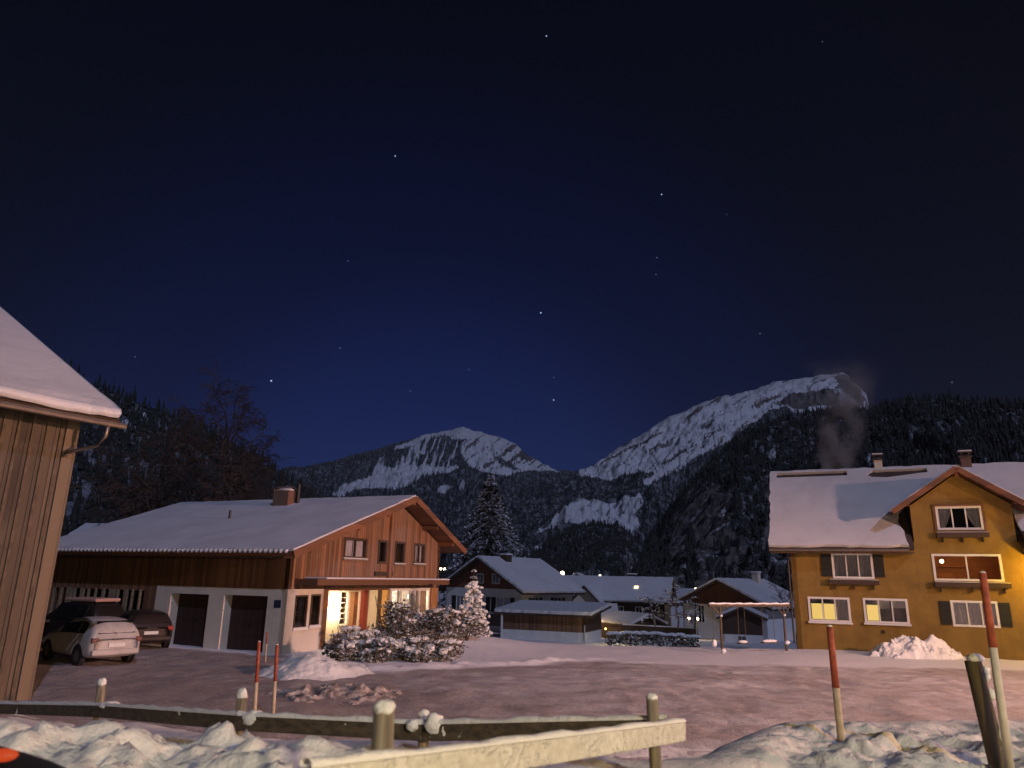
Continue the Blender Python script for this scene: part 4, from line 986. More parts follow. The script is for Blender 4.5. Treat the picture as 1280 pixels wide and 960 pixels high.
village_lamp(551, 711, 130, 2, 0, 'left of two tiny white lamps beside the brown gable', .2)
village_lamp(556, 711.5, 130, 2, 0, 'right of two tiny white lamps beside the brown gable', .24)
LG_ = at(757, 786, 61.5)
t = thing('wall_lamp', 'small lamp lighting the snow beside the low garage and the hedge', 'lamp', LG_)
m = MB(); blob(m, (0, 0, 0), (.08, .08, .08), 1, 1, 0); m.build('globe', BULBY, t); MB().tube([(0, 0, -3), (0, 0, -.08)], .03, 6).build('post', DMETAL, t)
lamp('garage_light', LG_ + Vector((.5, -.6, .2)), 90, (1, .78, .36), .1)
# thin marker pole in front of the garage
mp = at(731, 808, 60); MBm = MB(); MBm.tube([(0, 0, -.6), (0, 0, 1.3)], [.04, .035], 6)
o = MBm.build('marker_pole', WHITE, None, loc=(mp.x, mp.y, float(hground(mp.x, mp.y)) + .2)); tag(o, 'thin white marker pole standing before the corner of the low garage', 'pole')
# ------------------------------------------------------------------ street lamps that light the scene
def street_lamp(loc, hh_, watts, colr, label, arm=(1, 0)):
    z0 = float(hground(loc.x, loc.y)); t = thing('street_lamp', label, 'street lamp', (loc.x, loc.y, z0))
    H = loc.z - z0; ax_, ay_ = arm
    MB().tube([(ax_ * 1.2, ay_ * 1.2, -.3), (ax_ * 1.2, ay_ * 1.2, H * .8), (ax_ * 1.1, ay_ * 1.1, H + .1), (ax_ * .7, ay_ * .7, H + .3), (0, 0, H + .22)], [.09, .07, .055, .05, .045], 10).build('pole', METAL, t, smooth=True)
    m = MB(); blob(m, (0, 0, H + .2), (.32, .2, .1), 1, 2, 0); m.build('lamp_head', METAL, t)
    m = MB(); blob(m, (0, 0, H + .12), (.16, .12, .06), 1, 2, 0); m.build('lamp_glass', BULB, t)
    lamp('street_light', loc - Vector((0, 0, .15)), watts, colr, .45)
street_lamp(P_STREET, 8.6, 11000, STREET, 'tall street lamp beyond the right edge lighting the whole field', (.8, -.6))
street_lamp(P_NEAR, 6, 3500, (1.0, .77, .36), 'street lamp behind the fence at the viewer side of the road', (.6, -.8))

sp_l = bpy.data.objects.new('street_light_cone', bpy.data.lights.new('street_light_cone', 'SPOT'))      # added spot at the street lamp, aimed to brighten brown house and field
sp_l.data.energy = 62000; sp_l.data.color = STREET; sp_l.data.spot_size = R(74); sp_l.data.spot_blend = .85; sp_l.data.shadow_soft_size = .45
sp_l.location = P_STREET - Vector((0, 0, .2)); sp_l.rotation_euler = (P_STREET - Vector((-4, 28, 1))).to_track_quat('Z', 'Y').to_euler(); col.objects.link(sp_l)
# ------------------------------------------------------------------ foreground fence
fe = thing('wooden_fence', 'weathered wooden rail fence with snow capped posts running to a corner', 'fence', (0, 0, 0))
def m_grain(name, c1, c2, axis='z', frost=0.0):
    g = NT(name); p = g.objco(); k_ = [22, 22, 22]; k_['xyz'.index(axis)] = 1.2
    n = g.noise(g.scale(p, tuple(k_)), 1.0, 6, .65); n2 = g.noise(p, 5, 5, .6)
    c = g.mix(g.ramp(n, .35, .68), C4(c1), C4(c2))
    fz = g.ramp(g.math('ADD', n2, g.math('MULTIPLY', g.noise(p, 26, 4), .45)), .92 - frost * .35, 1.0 - frost * .35)
    c = g.mix(g.math('MULTIPLY', fz, .28 if frost > .3 else 1.0), c, (.80, .79, .74, 1)); g.base(c, .85, Normal=g.bump(g.math('ADD', n, g.math('MULTIPLY', fz, .8)), .8, .012)); return g.m
FROST = m_grain('frosted pale rail', (.64, .62, .54), (.50, .48, .40), 'x', .55)
POSTW = m_grain('grey round post', (.33, .28, .20), (.11, .088, .06), 'z', .12)
RAILW = m_grain('dark weathered rail', (.105, .08, .05), (.04, .03, .02), 'x', .05)
def fpost(px, top, bot, Y, r, cap=.06, lean=0, mat=POSTW):
    a = at(px[0], top, Y); b = at(px[1], bot, Y); b.z = min(b.z, float(hground(b.x, b.y))) - .25
    m = MB(); m.tube([b, a.lerp(b, .5), a], [r * 1.08, r * 1.03, r], 14); o = m.build('post', mat, fe, smooth=True)
    if cap:
        m = MB(); blob(m, (a.x, a.y, a.z + cap * .35), (r * 1.02, r * 1.02, cap * .85), px[0], 3, .3, 2.0); m.build('snow_cap', SNOW_LUMP, o, smooth=True)
    return o, a
fpost((480, 480), 889, 952, 3.05, .042, .034)
fpost((530, 530), 897, 945, 6.05, .042, .05)
fpost((302, 300), 872, 935, 6.75, .045, .065)
fpost((127, 124), 856, 895, 8.55, .045, .06)
fpost((815, 822), 874, 975, 5.0, .037, .03)
fpost((-172, -172), 850, 905, 12.5, .05, .06)
def rail(a, b, hgt, th, mat, snow=.035):
    m = MB(); m.beam(a, b, th, hgt); o = m.build('rail', mat, fe, bevel=.008)
    N = max(6, int((b - a).length / .12)); m = MB(); d = (b - a); sd = Vector((d.y, -d.x, 0)).normalized(); vs = []; fs = []
    rs = random.Random(int(a.x * 91)); pf = ((-.5, -.004), (-.56, .45), (-.3, .95), (.1, 1.0), (.42, .75), (.54, .3), (.5, -.004))
    for i in range(N + 1):
        c = a.lerp(b, i / N) + Vector((0, 0, hgt / 2 + .002)); s_ = snow * (.65 + .7 * rs.random())
        for u, v in pf: vs.append(c + sd * (u * th * 1.08) + Vector((0, 0, v * s_)))
    n = len(pf)
    for i in range(N):
        for j in range(n - 1): fs.append((i * n + j, i * n + j + 1, (i + 1) * n + j + 1, (i + 1) * n + j))
    m.add(vs, fs); m.build('rail_snow', SNOW_LUMP, o, smooth=True); return o
for i in range(len(FENCE) - 1): rail(FENCE[i] + Vector((0, -.05, 0)), FENCE[i + 1] + Vector((0, -.05, 0)), .115, .05, RAILW, .03)
rail(at(853, 914, 4.72), at(380, 983, 2.45), .106, .05, FROST, .02)
m = MB()
for (px, py, Y, r) in ((138, 882, 8.38, (.11, .06, .045)), (318, 898, 6.6, (.10, .06, .065)), (365, 903, 6.55, (.24, .05, .025)), (543, 905, 5.88, (.075, .05, .075)), (556, 914, 5.85, (.025, .03, .05)), (516, 907, 5.95, (.05, .04, .045))):
    c = at(px, py, Y); m = MB(); blob(m, c, r, px, 3, .3, 2.0); m.build('snow_lump', SNOW_LUMP, fe, smooth=True)

# lone leaning post on the right bank
lp_t = at(1216, 826, 6.2); lp_b = at(1243, 935, 6.2)
lp = thing('leaning_post', 'thick dark leaning wooden post with snow on its right side', 'post', (lp_b.x, lp_b.y, lp_b.z))
v = lp_t - lp_b
m = MB(); m.tube([v * -.6, v * 0, v * .5, v], [.072, .07, .066, .062], 14); m.build('shaft', m_grain('dark post wood', (.13, .10, .065), (.05, .04, .025), 'z', .04), lp, smooth=True)
m = MB(); blob(m, v + Vector((.02, 0, .02)), (.07, .065, .04), 3, 2, .2)
m.build('snow_cap', SNOW_LUMP, lp, smooth=True)
for q, rr in ((.86, (.035, .04, .06)), (.62, (.035, .04, .05)), (.15, (.05, .06, .10))):
    m = MB(); blob(m, v * q + Vector((.065, -.02, 0)), rr, q * 9, 2, .3); m.build('stuck_snow', SNOW_LUMP, lp, smooth=True)

# snow poles
POLEW = m_plain('bare pole wood', (.55, .44, .30), .8, var=.3, scale=12); POLER = m_plain('orange red paint', (.42, .088, .042), .75, var=.5, scale=14, bump=.5)
def snow_pole(b, t_, r, split, label, rcol=POLER, tip=True, wcol=POLEW):
    o = thing('snow_pole', label, 'snow pole', b, 0, 'snow marker poles'); v = t_ - b; d = v * split
    MB().tube([v * -.12, d], [r * 1.05, r], 10).build('bare_shaft', wcol, o, smooth=True)
    MB().tube([d, v], [r * 1.03, r * .93], 10).build('painted_shaft', rcol, o, smooth=True)
    if tip: m = MB(); blob(m, v, (r * .8, r * .8, r * .45), 3, 2, .1); m.build('snow_cap', SNOW_LUMP, o, smooth=True)
PALEW = m_plain('pale frosted pole wood', (.62, .57, .47), .8, var=.2)
snow_pole(at(1054, 950, 7.0), at(1037, 783, 7.0), .031, .53, 'orange topped snow pole standing alone on the bank left of the leaning post')
snow_pole(at(1259, 935, 6.0), at(1228, 716, 6.0), .030, .56, 'tallest orange red snow pole, pale below, just right of the leaning post', wcol=PALEW)
snow_pole(gz(317, 905), at(324, 802, gz(317, 905).y), .038, .5, 'thin red snow pole behind the fence, nearer the garage door of the pair')
snow_pole(gz(341, 898), at(346.5, 806, gz(341, 898).y), .038, .5, 'thin red snow pole behind the fence, right one of the pair')
snow_pole(gz(331.5, 829), at(334, 790, gz(331.5, 829).y), .03, .62, 'small thin snow pole at the corner of the garage wall', tip=False)

# ------------------------------------------------------------------ cars
def car(loc, rz, paint, label, roof_snow=0, snow_mat=None, tall=1.0, lights_red=.0, length=4.1):
    t = thing('parked_car', label, 'car', loc, rz)
    Lh = length / 2
    # stations along x (front +x): x, zsill, zbelt, zroof, wbody, wroof
    ST = [(-Lh, .42, .80, .84, .70, .60), (-Lh + .06, .30, .92, 1.00, .82, .66), (-Lh + .22, .24, .97, 1.28, .87, .64), (-Lh + .55, .22, .97, 1.45, .88, .62), (-Lh + 1.1, .22, .95, 1.50, .88, .61), (-Lh + 1.9, .22, .93, 1.50, .88, .61),
          (-Lh + 2.5, .22, .92, 1.36, .88, .63), (-Lh + 2.95, .22, .93, 1.06, .88, .70), (-Lh + 3.25, .22, .90, .96, .87, .74), (-Lh + 3.7, .26, .80, .85, .84, .74), (Lh - .06, .32, .66, .70, .76, .66), (Lh, .40, .60, .62, .66, .58)]
    vs = []; fs = []; n = 11
    for (x, z0, zb_, zr_, wb, wr) in ST:
        zb_ *= tall ** .5; zr_ *= tall
        half = [(wb * .86, z0), (wb * .98, z0 + .12), (wb, (z0 + zb_) / 2), (wb * .97, zb_), (wr + (wb * .97 - wr) * .12, zb_ + (zr_ - zb_) * .88), (wr * .72, zr_)]
        pr = [(-a, b) for a, b in half] + [(a, b) for a, b in half[::-1][1:]] if False else [(-a, b) for a, b in half] + [(a, b) for a, b in half[::-1]]
        n = len(pr); vs += [(x, a, b) for a, b in pr]
    for i in range(len(ST) - 1):
        for j in range(n): k2 = (j + 1) % n; fs.append((i * n + j, i * n + k2, (i + 1) * n + k2, (i + 1) * n + j))
    fs.append(tuple(range(n))); fs.append(tuple((len(ST) - 1) * n + j for j in range(n))[::-1])
    m = MB(); m.add(vs, fs); body = m.build('body', paint, t, smooth=True)
    md_ = body.modifiers.new('sub', 'SUBSURF'); md_.levels = 2; md_.render_levels = 2
    def P(i, j): return Vector(vs[i * n + j])
    def patch(name, quads, off, mat):
        m = MB()
        for q in quads:
            c = [Vector(p) for p in q]; nn = (c[1] - c[0]).cross(c[2] - c[0]).normalized(); ctr = sum(c, Vector()) / 4
            if nn.dot(ctr - Vector((0, 0, .8))) < 0: nn = -nn
            m.add([p + nn * off for p in c] + [p - nn * .02 for p in c], [(0, 1, 2, 3), (0, 4, 5, 1), (1, 5, 6, 2), (2, 6, 7, 3), (3, 7, 4, 0)])
        return m.build(name, mat, t)
    def L_(a, b, f): return a.lerp(b, f)
    for s_, (jb, jt) in ((-1, (3, 4)), (1, (8, 7))):
        for i0, i1, nm in ((3, 4, 'side_window'), (4, 6, 'side_window')):
            patch(nm, [[L_(P(i0, jb), P(i0, jt), .12) + Vector((.04, 0, 0)), L_(P(i1, jb), P(i1, jt), .12) - Vector((.04, 0, 0)), L_(P(i1, jb), P(i1, jt), .88) - Vector((.06, 0, 0)), L_(P(i0, jb), P(i0, jt), .88) + Vector((.04, 0, 0))]], .012, CARGLASS)
    zr_ = tall; zb_ = tall ** .5
    patch('rear_window', [[(-Lh + .10, -.60, 1.0 * zb_), (-Lh + .10, .60, 1.0 * zb_), (-Lh + .47, .53, 1.38 * zr_), (-Lh + .47, -.53, 1.38 * zr_)]], .035, CARGLASS)
    patch('windscreen', [[(-Lh + 3.08, -.62, 1.0 * zb_), (-Lh + 3.08, .62, 1.0 * zb_), (-Lh + 2.42, .55, 1.37 * zr_), (-Lh + 2.42, -.55, 1.37 * zr_)]], .03, CARGLASS)
    for x in (-Lh + .78, Lh - .82):
        for s_ in (-1, 1):
            wm = MB(); wm.tube([(0, -.1, 0), (0, -.085, 0), (0, .085, 0), (0, .1, 0)], [.27, .315, .315, .27], 24); wh = wm.build('wheel', RUBBER, t, smooth=False, loc=(x, s_ * .78, .315))
            rm = MB(); rm.tube([(0, s_ * .095, 0), (0, s_ * .112, 0)], [.2, .17], 12); rm.build('rim', METAL, wh)
            a = MB(); a.tube([(x, s_ * .80, .33), (x, s_ * .884, .33)], .36, 24); a.build('wheel_arch', DARKIN, t)
    RED = m_plain('tail light red', (.16, .05, .04), .3) if not lights_red else m_emit('glowing tail light', (1, .06, .03), lights_red)  # tail light glows by emission when lights_red is set
    for s_ in (-1, 1):
        m = MB(); m.box((-Lh - .0, s_ * .70 - .13, .74), (-Lh + .12, s_ * .70 + .10, .90)); m.build('tail_light', RED, t, bevel=.03)
        m = MB(); m.box((Lh - .16, s_ * .62 - .14, .60), (Lh - .03, s_ * .62 + .14, .71)); m.build('headlight', WHITE, t, bevel=.03)
        m = MB(); m.box((-Lh + 2.55, s_ * .93 - .09, .95), (-Lh + 2.68, s_ * .93 + .09, 1.07)); m.build('mirror', DMETAL, t, bevel=.03)
    m = MB(); m.box((-Lh - .06, -.76, .34), (-Lh + .08, .76, .54)); m.build('bumper', paint, t, bevel=.05)
    m = MB(); m.box((-Lh - .045, -.26, .60), (-Lh - .0, .26, .72)); m.build('number_plate', WHITE, t)
    m = MB(); m.box((-Lh - .03, -.18, .82), (-Lh + .05, .18, .86)); m.build('boot_handle', DMETAL, t)
    m = MB(); m.beam((-Lh + .07, 0, 1.02 * zb_), (-Lh + .2, .3, 1.1 * zb_), .03, .03); m.build('rear_wiper', DMETAL, t)
    if roof_snow:
        m = MB(); m.box((-Lh + .42, -.56, 1.44 * tall), (-Lh + 2.35, .56, 1.50 * tall + roof_snow)); m.build('roof_snow', snow_mat or SNOW_ROOF, t, bevel=.05)
    return t
WPAINT = m_plain('white car paint', (.56, .52, .48), .3, 0, .25, 3, .02); DPAINT = m_plain('dark car paint', (.05, .035, .03), .3, .3, .1, 2, .0); GPAINT = m_plain('dark van paint', (.022, .018, .018), .35, .2, .1, 2, .0)
c1 = gz(122, 834); car(c1 + Vector((-.62 * 2.05, .78 * 2.05, 0)) * 1.0, math.atan2(.62, -.80), WPAINT, 'white hatchback seen from behind beside the barn corner', length=4.0)
c2 = gz(186, 813); f2 = Vector((-.62, .78, 0)); car(c2 + f2 * 2.1, math.atan2(f2.y, f2.x), DPAINT, 'dark hatchback with a red tail light in front of the left garage door', lights_red=.25)
c3 = at(92, 800, 31.0); c3.z = 0; car(c3, math.atan2(.42, -.9), GPAINT, 'dark van with reddish snow on its roof behind the white hatchback', roof_snow=.06, tall=1.25, length=4.3, snow_mat=m_plain('reddish van snow', (.5, .3, .26), .8))  # snow on the van roof has a reddish base tone
# car parked on the viewer side: only the edge of its bonnet comes into the picture
bp = at(-40, 985, 2.55)
cc = thing('parked_car', 'dark car bonnet cutting into the bottom left corner, orange light on it', 'car', (bp.x - .75, bp.y - .55, bp.z - .75), R(8))
m = MB(); vs = []; fs = []
ST = [(-2.6, .30, 1.42, .80), (-1.3, .28, 1.44, .84), (-.9, .26, 1.40, .85), (-.25, .26, .99, .88), (.35, .26, .95, .88), (.75, .28, .90, .86), (1.05, .30, .82, .80), (1.22, .34, .70, .70)]
for (x, z0, zt, wd) in ST:
    for a, b in ((-.9, 0), (-1, .5), (-.93, .86), (-.6, 1), (.6, 1), (.93, .86), (1, .5), (.9, 0)): vs.append((x, a * wd, z0 + (zt - z0) * b))
for i in range(len(ST) - 1):
    for j in range(8): k2 = (j + 1) % 8; fs.append((i * 8 + j, i * 8 + k2, (i + 1) * 8 + k2, (i + 1) * 8 + j))
fs += [tuple(range(8)), tuple((len(ST) - 1) * 8 + j for j in range(8))[::-1]]
m.add(vs, fs); b_ = m.build('body', m_plain('black green car paint', (.018, .018, .013), .45, 0, .1, 2, .0), cc, smooth=True); q = b_.modifiers.new('s', 'SUBSURF'); q.levels = q.render_levels = 2
for s_ in (-1, 1):
    for x in (-1.9, .62):
        wm = MB(); wm.tube([(0, -.1, 0), (0, .1, 0)], .31, 20); wm.build('wheel', RUBBER, cc, loc=(x, s_ * .76, .31))
m = MB(); blob(m, at(2, 944, 2.42) - Vector(cc.location), (.05, .025, .019), 4, 2, .1); o = m.build('indicator_light', m_emit('orange indicator', (1, .10, .02), .55), cc, smooth=True)
o.parent = cc; o.matrix_parent_inverse = Matrix.Rotation(-R(8), 4, 'Z')

# ------------------------------------------------------------------ swing set, bench, snow heaps
s1 = gz(903, 816); s2 = gz(983, 813); dsw = (s2 - s1); dsw.z = 0; Ls = dsw.length; asw = math.atan2(dsw.y, dsw.x)
SWINGW = m_plain('dark swing wood', (.12, .085, .055), .85, var=.4, scale=6)
sw = thing('swing_set', 'wooden swing frame with snowy beam and two board swings beside the yellow house', 'swing set', s1, asw)
Hs = 1.98
for x in (0, Ls):
    MB().tube([(x, 0, -.2), (x, 0, Hs)], [.06, .05], 10).build('post', SWINGW, sw, smooth=True)
    for d in ((-1, 1) if x else (-1,)): MB().beam((x, 0, Hs - .42), (x + d * .42, 0, Hs - .02), .04, .045).build('brace', SWINGW, sw)
    m = MB(); blob(m, (x, -.05, Hs - .40), (.07, .07, .05), x, 2, .2); m.build('snow_lump', SNOW, sw, smooth=True)
    m = MB(); blob(m, (x + .03, -.05, .08 if x == 0 else .35), (.12, .11, .09), x + 2, 2, .3); m.build('snow_lump', SNOW, sw, smooth=True)
bmn = MB(); bmn.tube([(-.65, 0, Hs + .04), (Ls + .45, 0, Hs + .04)], .065, 8); bm_ = bmn.build('beam', SWINGW, sw)
m = MB()
m.tube([(-.62 + i * (Ls + 1.04) / 24, 0, Hs + .125 + .012 * math.sin(i * 1.7)) for i in range(25)], [.04 + .01 * math.sin(i * 2.3) for i in range(25)], 8); m.build('beam_snow', SNOW, bm_, smooth=True)
for xc_, wd in ((1.25, .5), (2.9, .9)):
    st = MB(); st.box((xc_ - wd / 2, -.12, .36), (xc_ + wd / 2, .12, .40)); so = st.build('swing_seat', SWINGW, sw)
    m = MB(); blob(m, (xc_, 0, .44), (wd * .52, .15, .07), xc_, 3, .15); m.build('seat_snow', SNOW, so, smooth=True)
    for d in (-1, 1): MB().tube([(xc_ + d * wd * .42, 0, .4), (xc_ + d * wd * .40, 0, Hs)], .012, 5).build('rope', SWINGW, sw)
MB().tube([(-.45, 0, .5), (-.45, 0, Hs)], .01, 5).build('rope', SWINGW, sw)
m = MB(); blob(m, (-.45, 0, .42), (.12, .12, .16), 3, 2, .15); m.build('hanging_ball', SNOW, sw, smooth=True)
be = gz(1152, 806, .1); bn = thing('bench', 'low wooden bench with snow against the ochre wall behind the snow pile', 'bench', (be.x + .3, be.y - .2, 0), R(-24))
MB().box((-1.0, -.2, .42), (1.0, .2, .47)).build('seat', GREYWOOD, bn)
for x in (-.8, .8): MB().box((x - .05, -.17, -.1), (x + .05, .17, .418)).build('leg', GREYWOOD, bn)
m = MB(); m.box((-1.02, -.2, .472), (1.02, .2, .56)); m.build('seat_snow', SNOW, bn, bevel=.04)
g = NT('dirty lumpy snow'); n_ = g.noise(g.pos(), 4.5, 5, .6)
g.base(g.mix(g.ramp(n_, .35, .65), (.16, .12, .10, 1), (.52, .46, .42, 1)), .8, Normal=g.bump(g.noise(g.pos(), 16, 5), .7, .04)); ROADM_D = g.m
def heap(name, label, c, r, hgt, seed, n=110, lumps=.35, mat=SNOW_LUMP):
    u = np.linspace(-1, 1, n); X, Y = np.meshgrid(u, u, indexing='ij'); wx, wy = c[0] + X * r[0], c[1] + Y * r[1]
    rr = np.hypot(X, Y) + .22 * fbm(X * 2 + seed, Y * 2, 3, seed)
    z = hgt * sstep(1.0, .05, rr) * (1 + lumps * fbm(wx * 1.3, wy * 1.3, 4, seed + 3) ) + sstep(1.0, .7, rr) * lumps * .35 * (np.maximum(0, fbm(wx * 2.6, wy * 2.6, 4, seed + 5, .65)))
    z = z - .10 + hground(wx, wy)
    return tag(np_mesh(name, np.stack([wx, wy, z], -1).reshape(-1, 3), grid_faces(n, n), mat), label, 'snow heap')
pc = gz(1150, 822); heap('snow_heap', 'shovelled lumpy snow pile in front of the bench by the ochre house', (pc.x, pc.y + .2), (2.4, 1.2), .85, 3, lumps=.8)
heap('snow_heap', 'smooth ploughed snow heap at the driveway corner behind the red poles', (-6.3, 24.6), (2.6, 2.2), .6, 9, lumps=.3)
heap('snow_heap', 'rough dirty snow heap with brownish lumps right of the red poles', (-4.3, 20.4), (2.4, 1.7), .24, 14, lumps=.6, mat=ROADM_D)

# ------------------------------------------------------------------ shrubs in front of the brown house
def shrub(label, c, r, seed, leaves=900, size=.09, snow=6, mat=SHRUB, cat='shrub'):
    rs = random.Random(seed); t = thing('snowy_shrub', label, cat, (c[0], c[1], c[2]), 0, 'snow laden shrubs by the porch')
    m = MB()
    for i in range(7):
        a = rs.uniform(0, 6.28); d = Vector((math.cos(a) * r[0] * .6, math.sin(a) * r[1] * .6, r[2] * rs.uniform(.9, 1.6)))
        m.tube([(0, 0, -.1), d * .5 + Vector((0, 0, .1)), d], [.03, .02, .01], 5)
    for i in range(26):
        a = rs.uniform(0, 6.28); q = rs.uniform(.3, 1.0); p0 = Vector((math.cos(a) * r[0] * q * .7, math.sin(a) * r[1] * q * .7, r[2] * .5)); p1 = p0 + Vector((math.cos(a) * r[0] * .45 * q, math.sin(a) * r[1] * .45 * q, r[2] * rs.uniform(.8, 1.7)))
        m.tube([p0, p0.lerp(p1, .5) + Vector((rs.gauss(0, .04), rs.gauss(0, .04), .03)), p1], [.016, .012, .007], 4)
    m.build('stem', BARK, t)
    m = MB(); cl = []
    for i in range(11):
        a = rs.uniform(0, 6.28); q = rs.uniform(.2, .85); cc_ = (math.cos(a) * r[0] * q, math.sin(a) * r[1] * q, r[2] * rs.uniform(.45, 1.35))
        cl.append(cc_); leaf_cloud(m, cc_, (r[0] * .45, r[1] * .45, r[2] * .5), leaves // 9, size, rs, shell=.3); leaf_cloud(m, cc_, (r[0] * .6, r[1] * .6, r[2] * .68), leaves // 40, size, rs, shell=.7)
    m.cur = 1
    for cc_ in cl:
        for i in range(max(3, snow)):
            d = Vector((rs.gauss(0, .5), rs.gauss(0, .5), rs.uniform(.45, 1))).normalized(); k_ = rs.uniform(.035, .12)
            p = (cc_[0] + d.x * r[0] * .42, cc_[1] + d.y * r[1] * .42, cc_[2] + d.z * r[2] * .46)
            blob(m, p, (k_ * rs.uniform(.8, 1.7), k_ * rs.uniform(.8, 1.7), k_ * rs.uniform(.45, .8)), rs.random() * 90, 2, .6, 2.2)
    m.build('foliage', [mat, SNOW_LUMP], t)
SHR = [((432, 826), (.95, .9, .55), 800, .09, 8, 'dark rounded shrub at the left end of the bed, beside the porch post'),
       ((470, 826), (.9, .8, .45), 700, .08, 14, 'low shrub almost buried in snow, second from the left end of the bed'),
       ((497, 812), (1.0, .9, .95), 1500, .10, 7, 'tallest dark leafy shrub standing before the fairy lights'),
       ((523, 826), (.9, .8, .45), 700, .08, 13, 'low snowy shrub in front of the tallest dark one'),
       ((545, 812), (1.0, .8, .75), 1000, .09, 9, 'bushy brownish shrub before the porch parapet'),
       ((560, 826), (.8, .7, .42), 600, .08, 10, 'low snow dusted shrub at the front right of the bed'),
       ((583, 812), (.7, .7, .6), 700, .08, 7, 'small twiggy shrub at the right end of the bed'),
       ((450, 812), (1.1, .9, .5), 300, .08, 22, 'shrub wholly capped by a white snow dome below the porch lamp'),
       ((505, 826), (.8, .7, .4), 600, .08, 11, 'low frosted shrub at the middle front of the bed')]
for i, (pp, r, lv, sz, sn_, lab) in enumerate(SHR):
    c = gz(*pp); shrub(lab, (c.x, c.y, float(hground(c.x, c.y))), r, 30 + i, int(lv * 1.7), sz, int(sn_ * .75))

# ------------------------------------------------------------------ conifers
def conifer(name, label, base, H, r0, whorls, nb, mat, seed, twig=.2, snow=.0, droop=.35, z_low=.06, jit=0, top=1.1):
    rs = random.Random(seed); t = thing(name, label, 'tree', base)
    MB().tube([(0, 0, -.6), (0, 0, H * .5), (0, 0, H)], [H * .016, H * .009, .01], 8).build('trunk', BARK, t)
    m = MB(); s = MB()
    for wI in range(whorls):
        q = wI / (whorls - 1); z = H * (z_low + (1 - z_low - .01) * q); Rr = r0 * (1 - q) ** .85 + .05
        Rr *= .82 + .3 * rs.random()
        for b in range(nb):
            a = 6.283 * b / nb + rs.uniform(-.4, .4) + wI * .7; L = Rr * rs.uniform(.7, 1.12)
            d = Vector((math.cos(a), math.sin(a), 0)); up_ = .35 * (q - .3)
            N = max(3, int(L / twig)); pts = []; zj = z + rs.gauss(0, 1) * jit * (1 - q)
            for i in range(N + 1):
                f = i / N; pts.append(Vector((0, 0, zj)) + d * (L * f) + Vector((0, 0, L * (up_ * f - droop * f * f + .10 * max(0, f - .7)))))
            sdv = Vector((-d.y, d.x, 0))
            for i in range(1, N + 1):
                f = i / N; wdt = twig * (1.5 - .7 * f) * rs.uniform(.7, 1.2) * (1 if L > .6 else .6)
                for sg in (-1, 1):
                    p0 = pts[i - 1]; e_ = p0 + sdv * (sg * wdt) + d * (wdt * .8) + Vector((0, 0, -wdt * rs.uniform(.1, .75)))
                    m.add([p0, p0 + d * wdt * .5 + Vector((0, 0, .02)), e_, e_ - d * wdt * .55 - Vector((0, 0, wdt * .25))], [(0, 1, 2, 3)])
                m.add([pts[i - 1], pts[i - 1] + sdv * twig * .25 + d * .1, pts[i] + Vector((0, 0, -.03)), pts[i - 1] - sdv * twig * .25 + d * .1], [(0, 1, 2, 3)])
            if snow and q < top and rs.random() < .92:
                for i in range(1, N + 1):
                    f = i / N
                    if rs.random() < .85: blob(s, pts[i] + Vector((0, 0, .03)), (twig * rs.uniform(.5, 1.15) * snow, twig * rs.uniform(.5, 1.1) * snow, twig * rs.uniform(.4, .75) * snow), rs.random() * 50, 2, .7, 2.2)
    if snow: m.cur = 1; m.add(s.v, s.f)
    m.build('crown', [mat, SNOW_LUMP] if snow else mat, t)
    return t
sb = at(609, 760, 92); conifer('spruce_tree', 'tall dark spruce dusted with snow rising behind the white chalet', (sb.x, sb.y, -3.4), 19.4, 8.2, 40, 17, SPRUCE, 4, twig=.55, droop=.40, z_low=.12)
sb = at(590, 792, 36.0); conifer('young_conifer', 'young conifer heavily laden with snow on the garden mound', (sb.x, sb.y, float(hground(sb.x, sb.y))), 3.05, 1.16, 10, 8, SPRUCE_S, 7, twig=.15, snow=.85, droop=.8, jit=.06, top=.84)
m = MB()
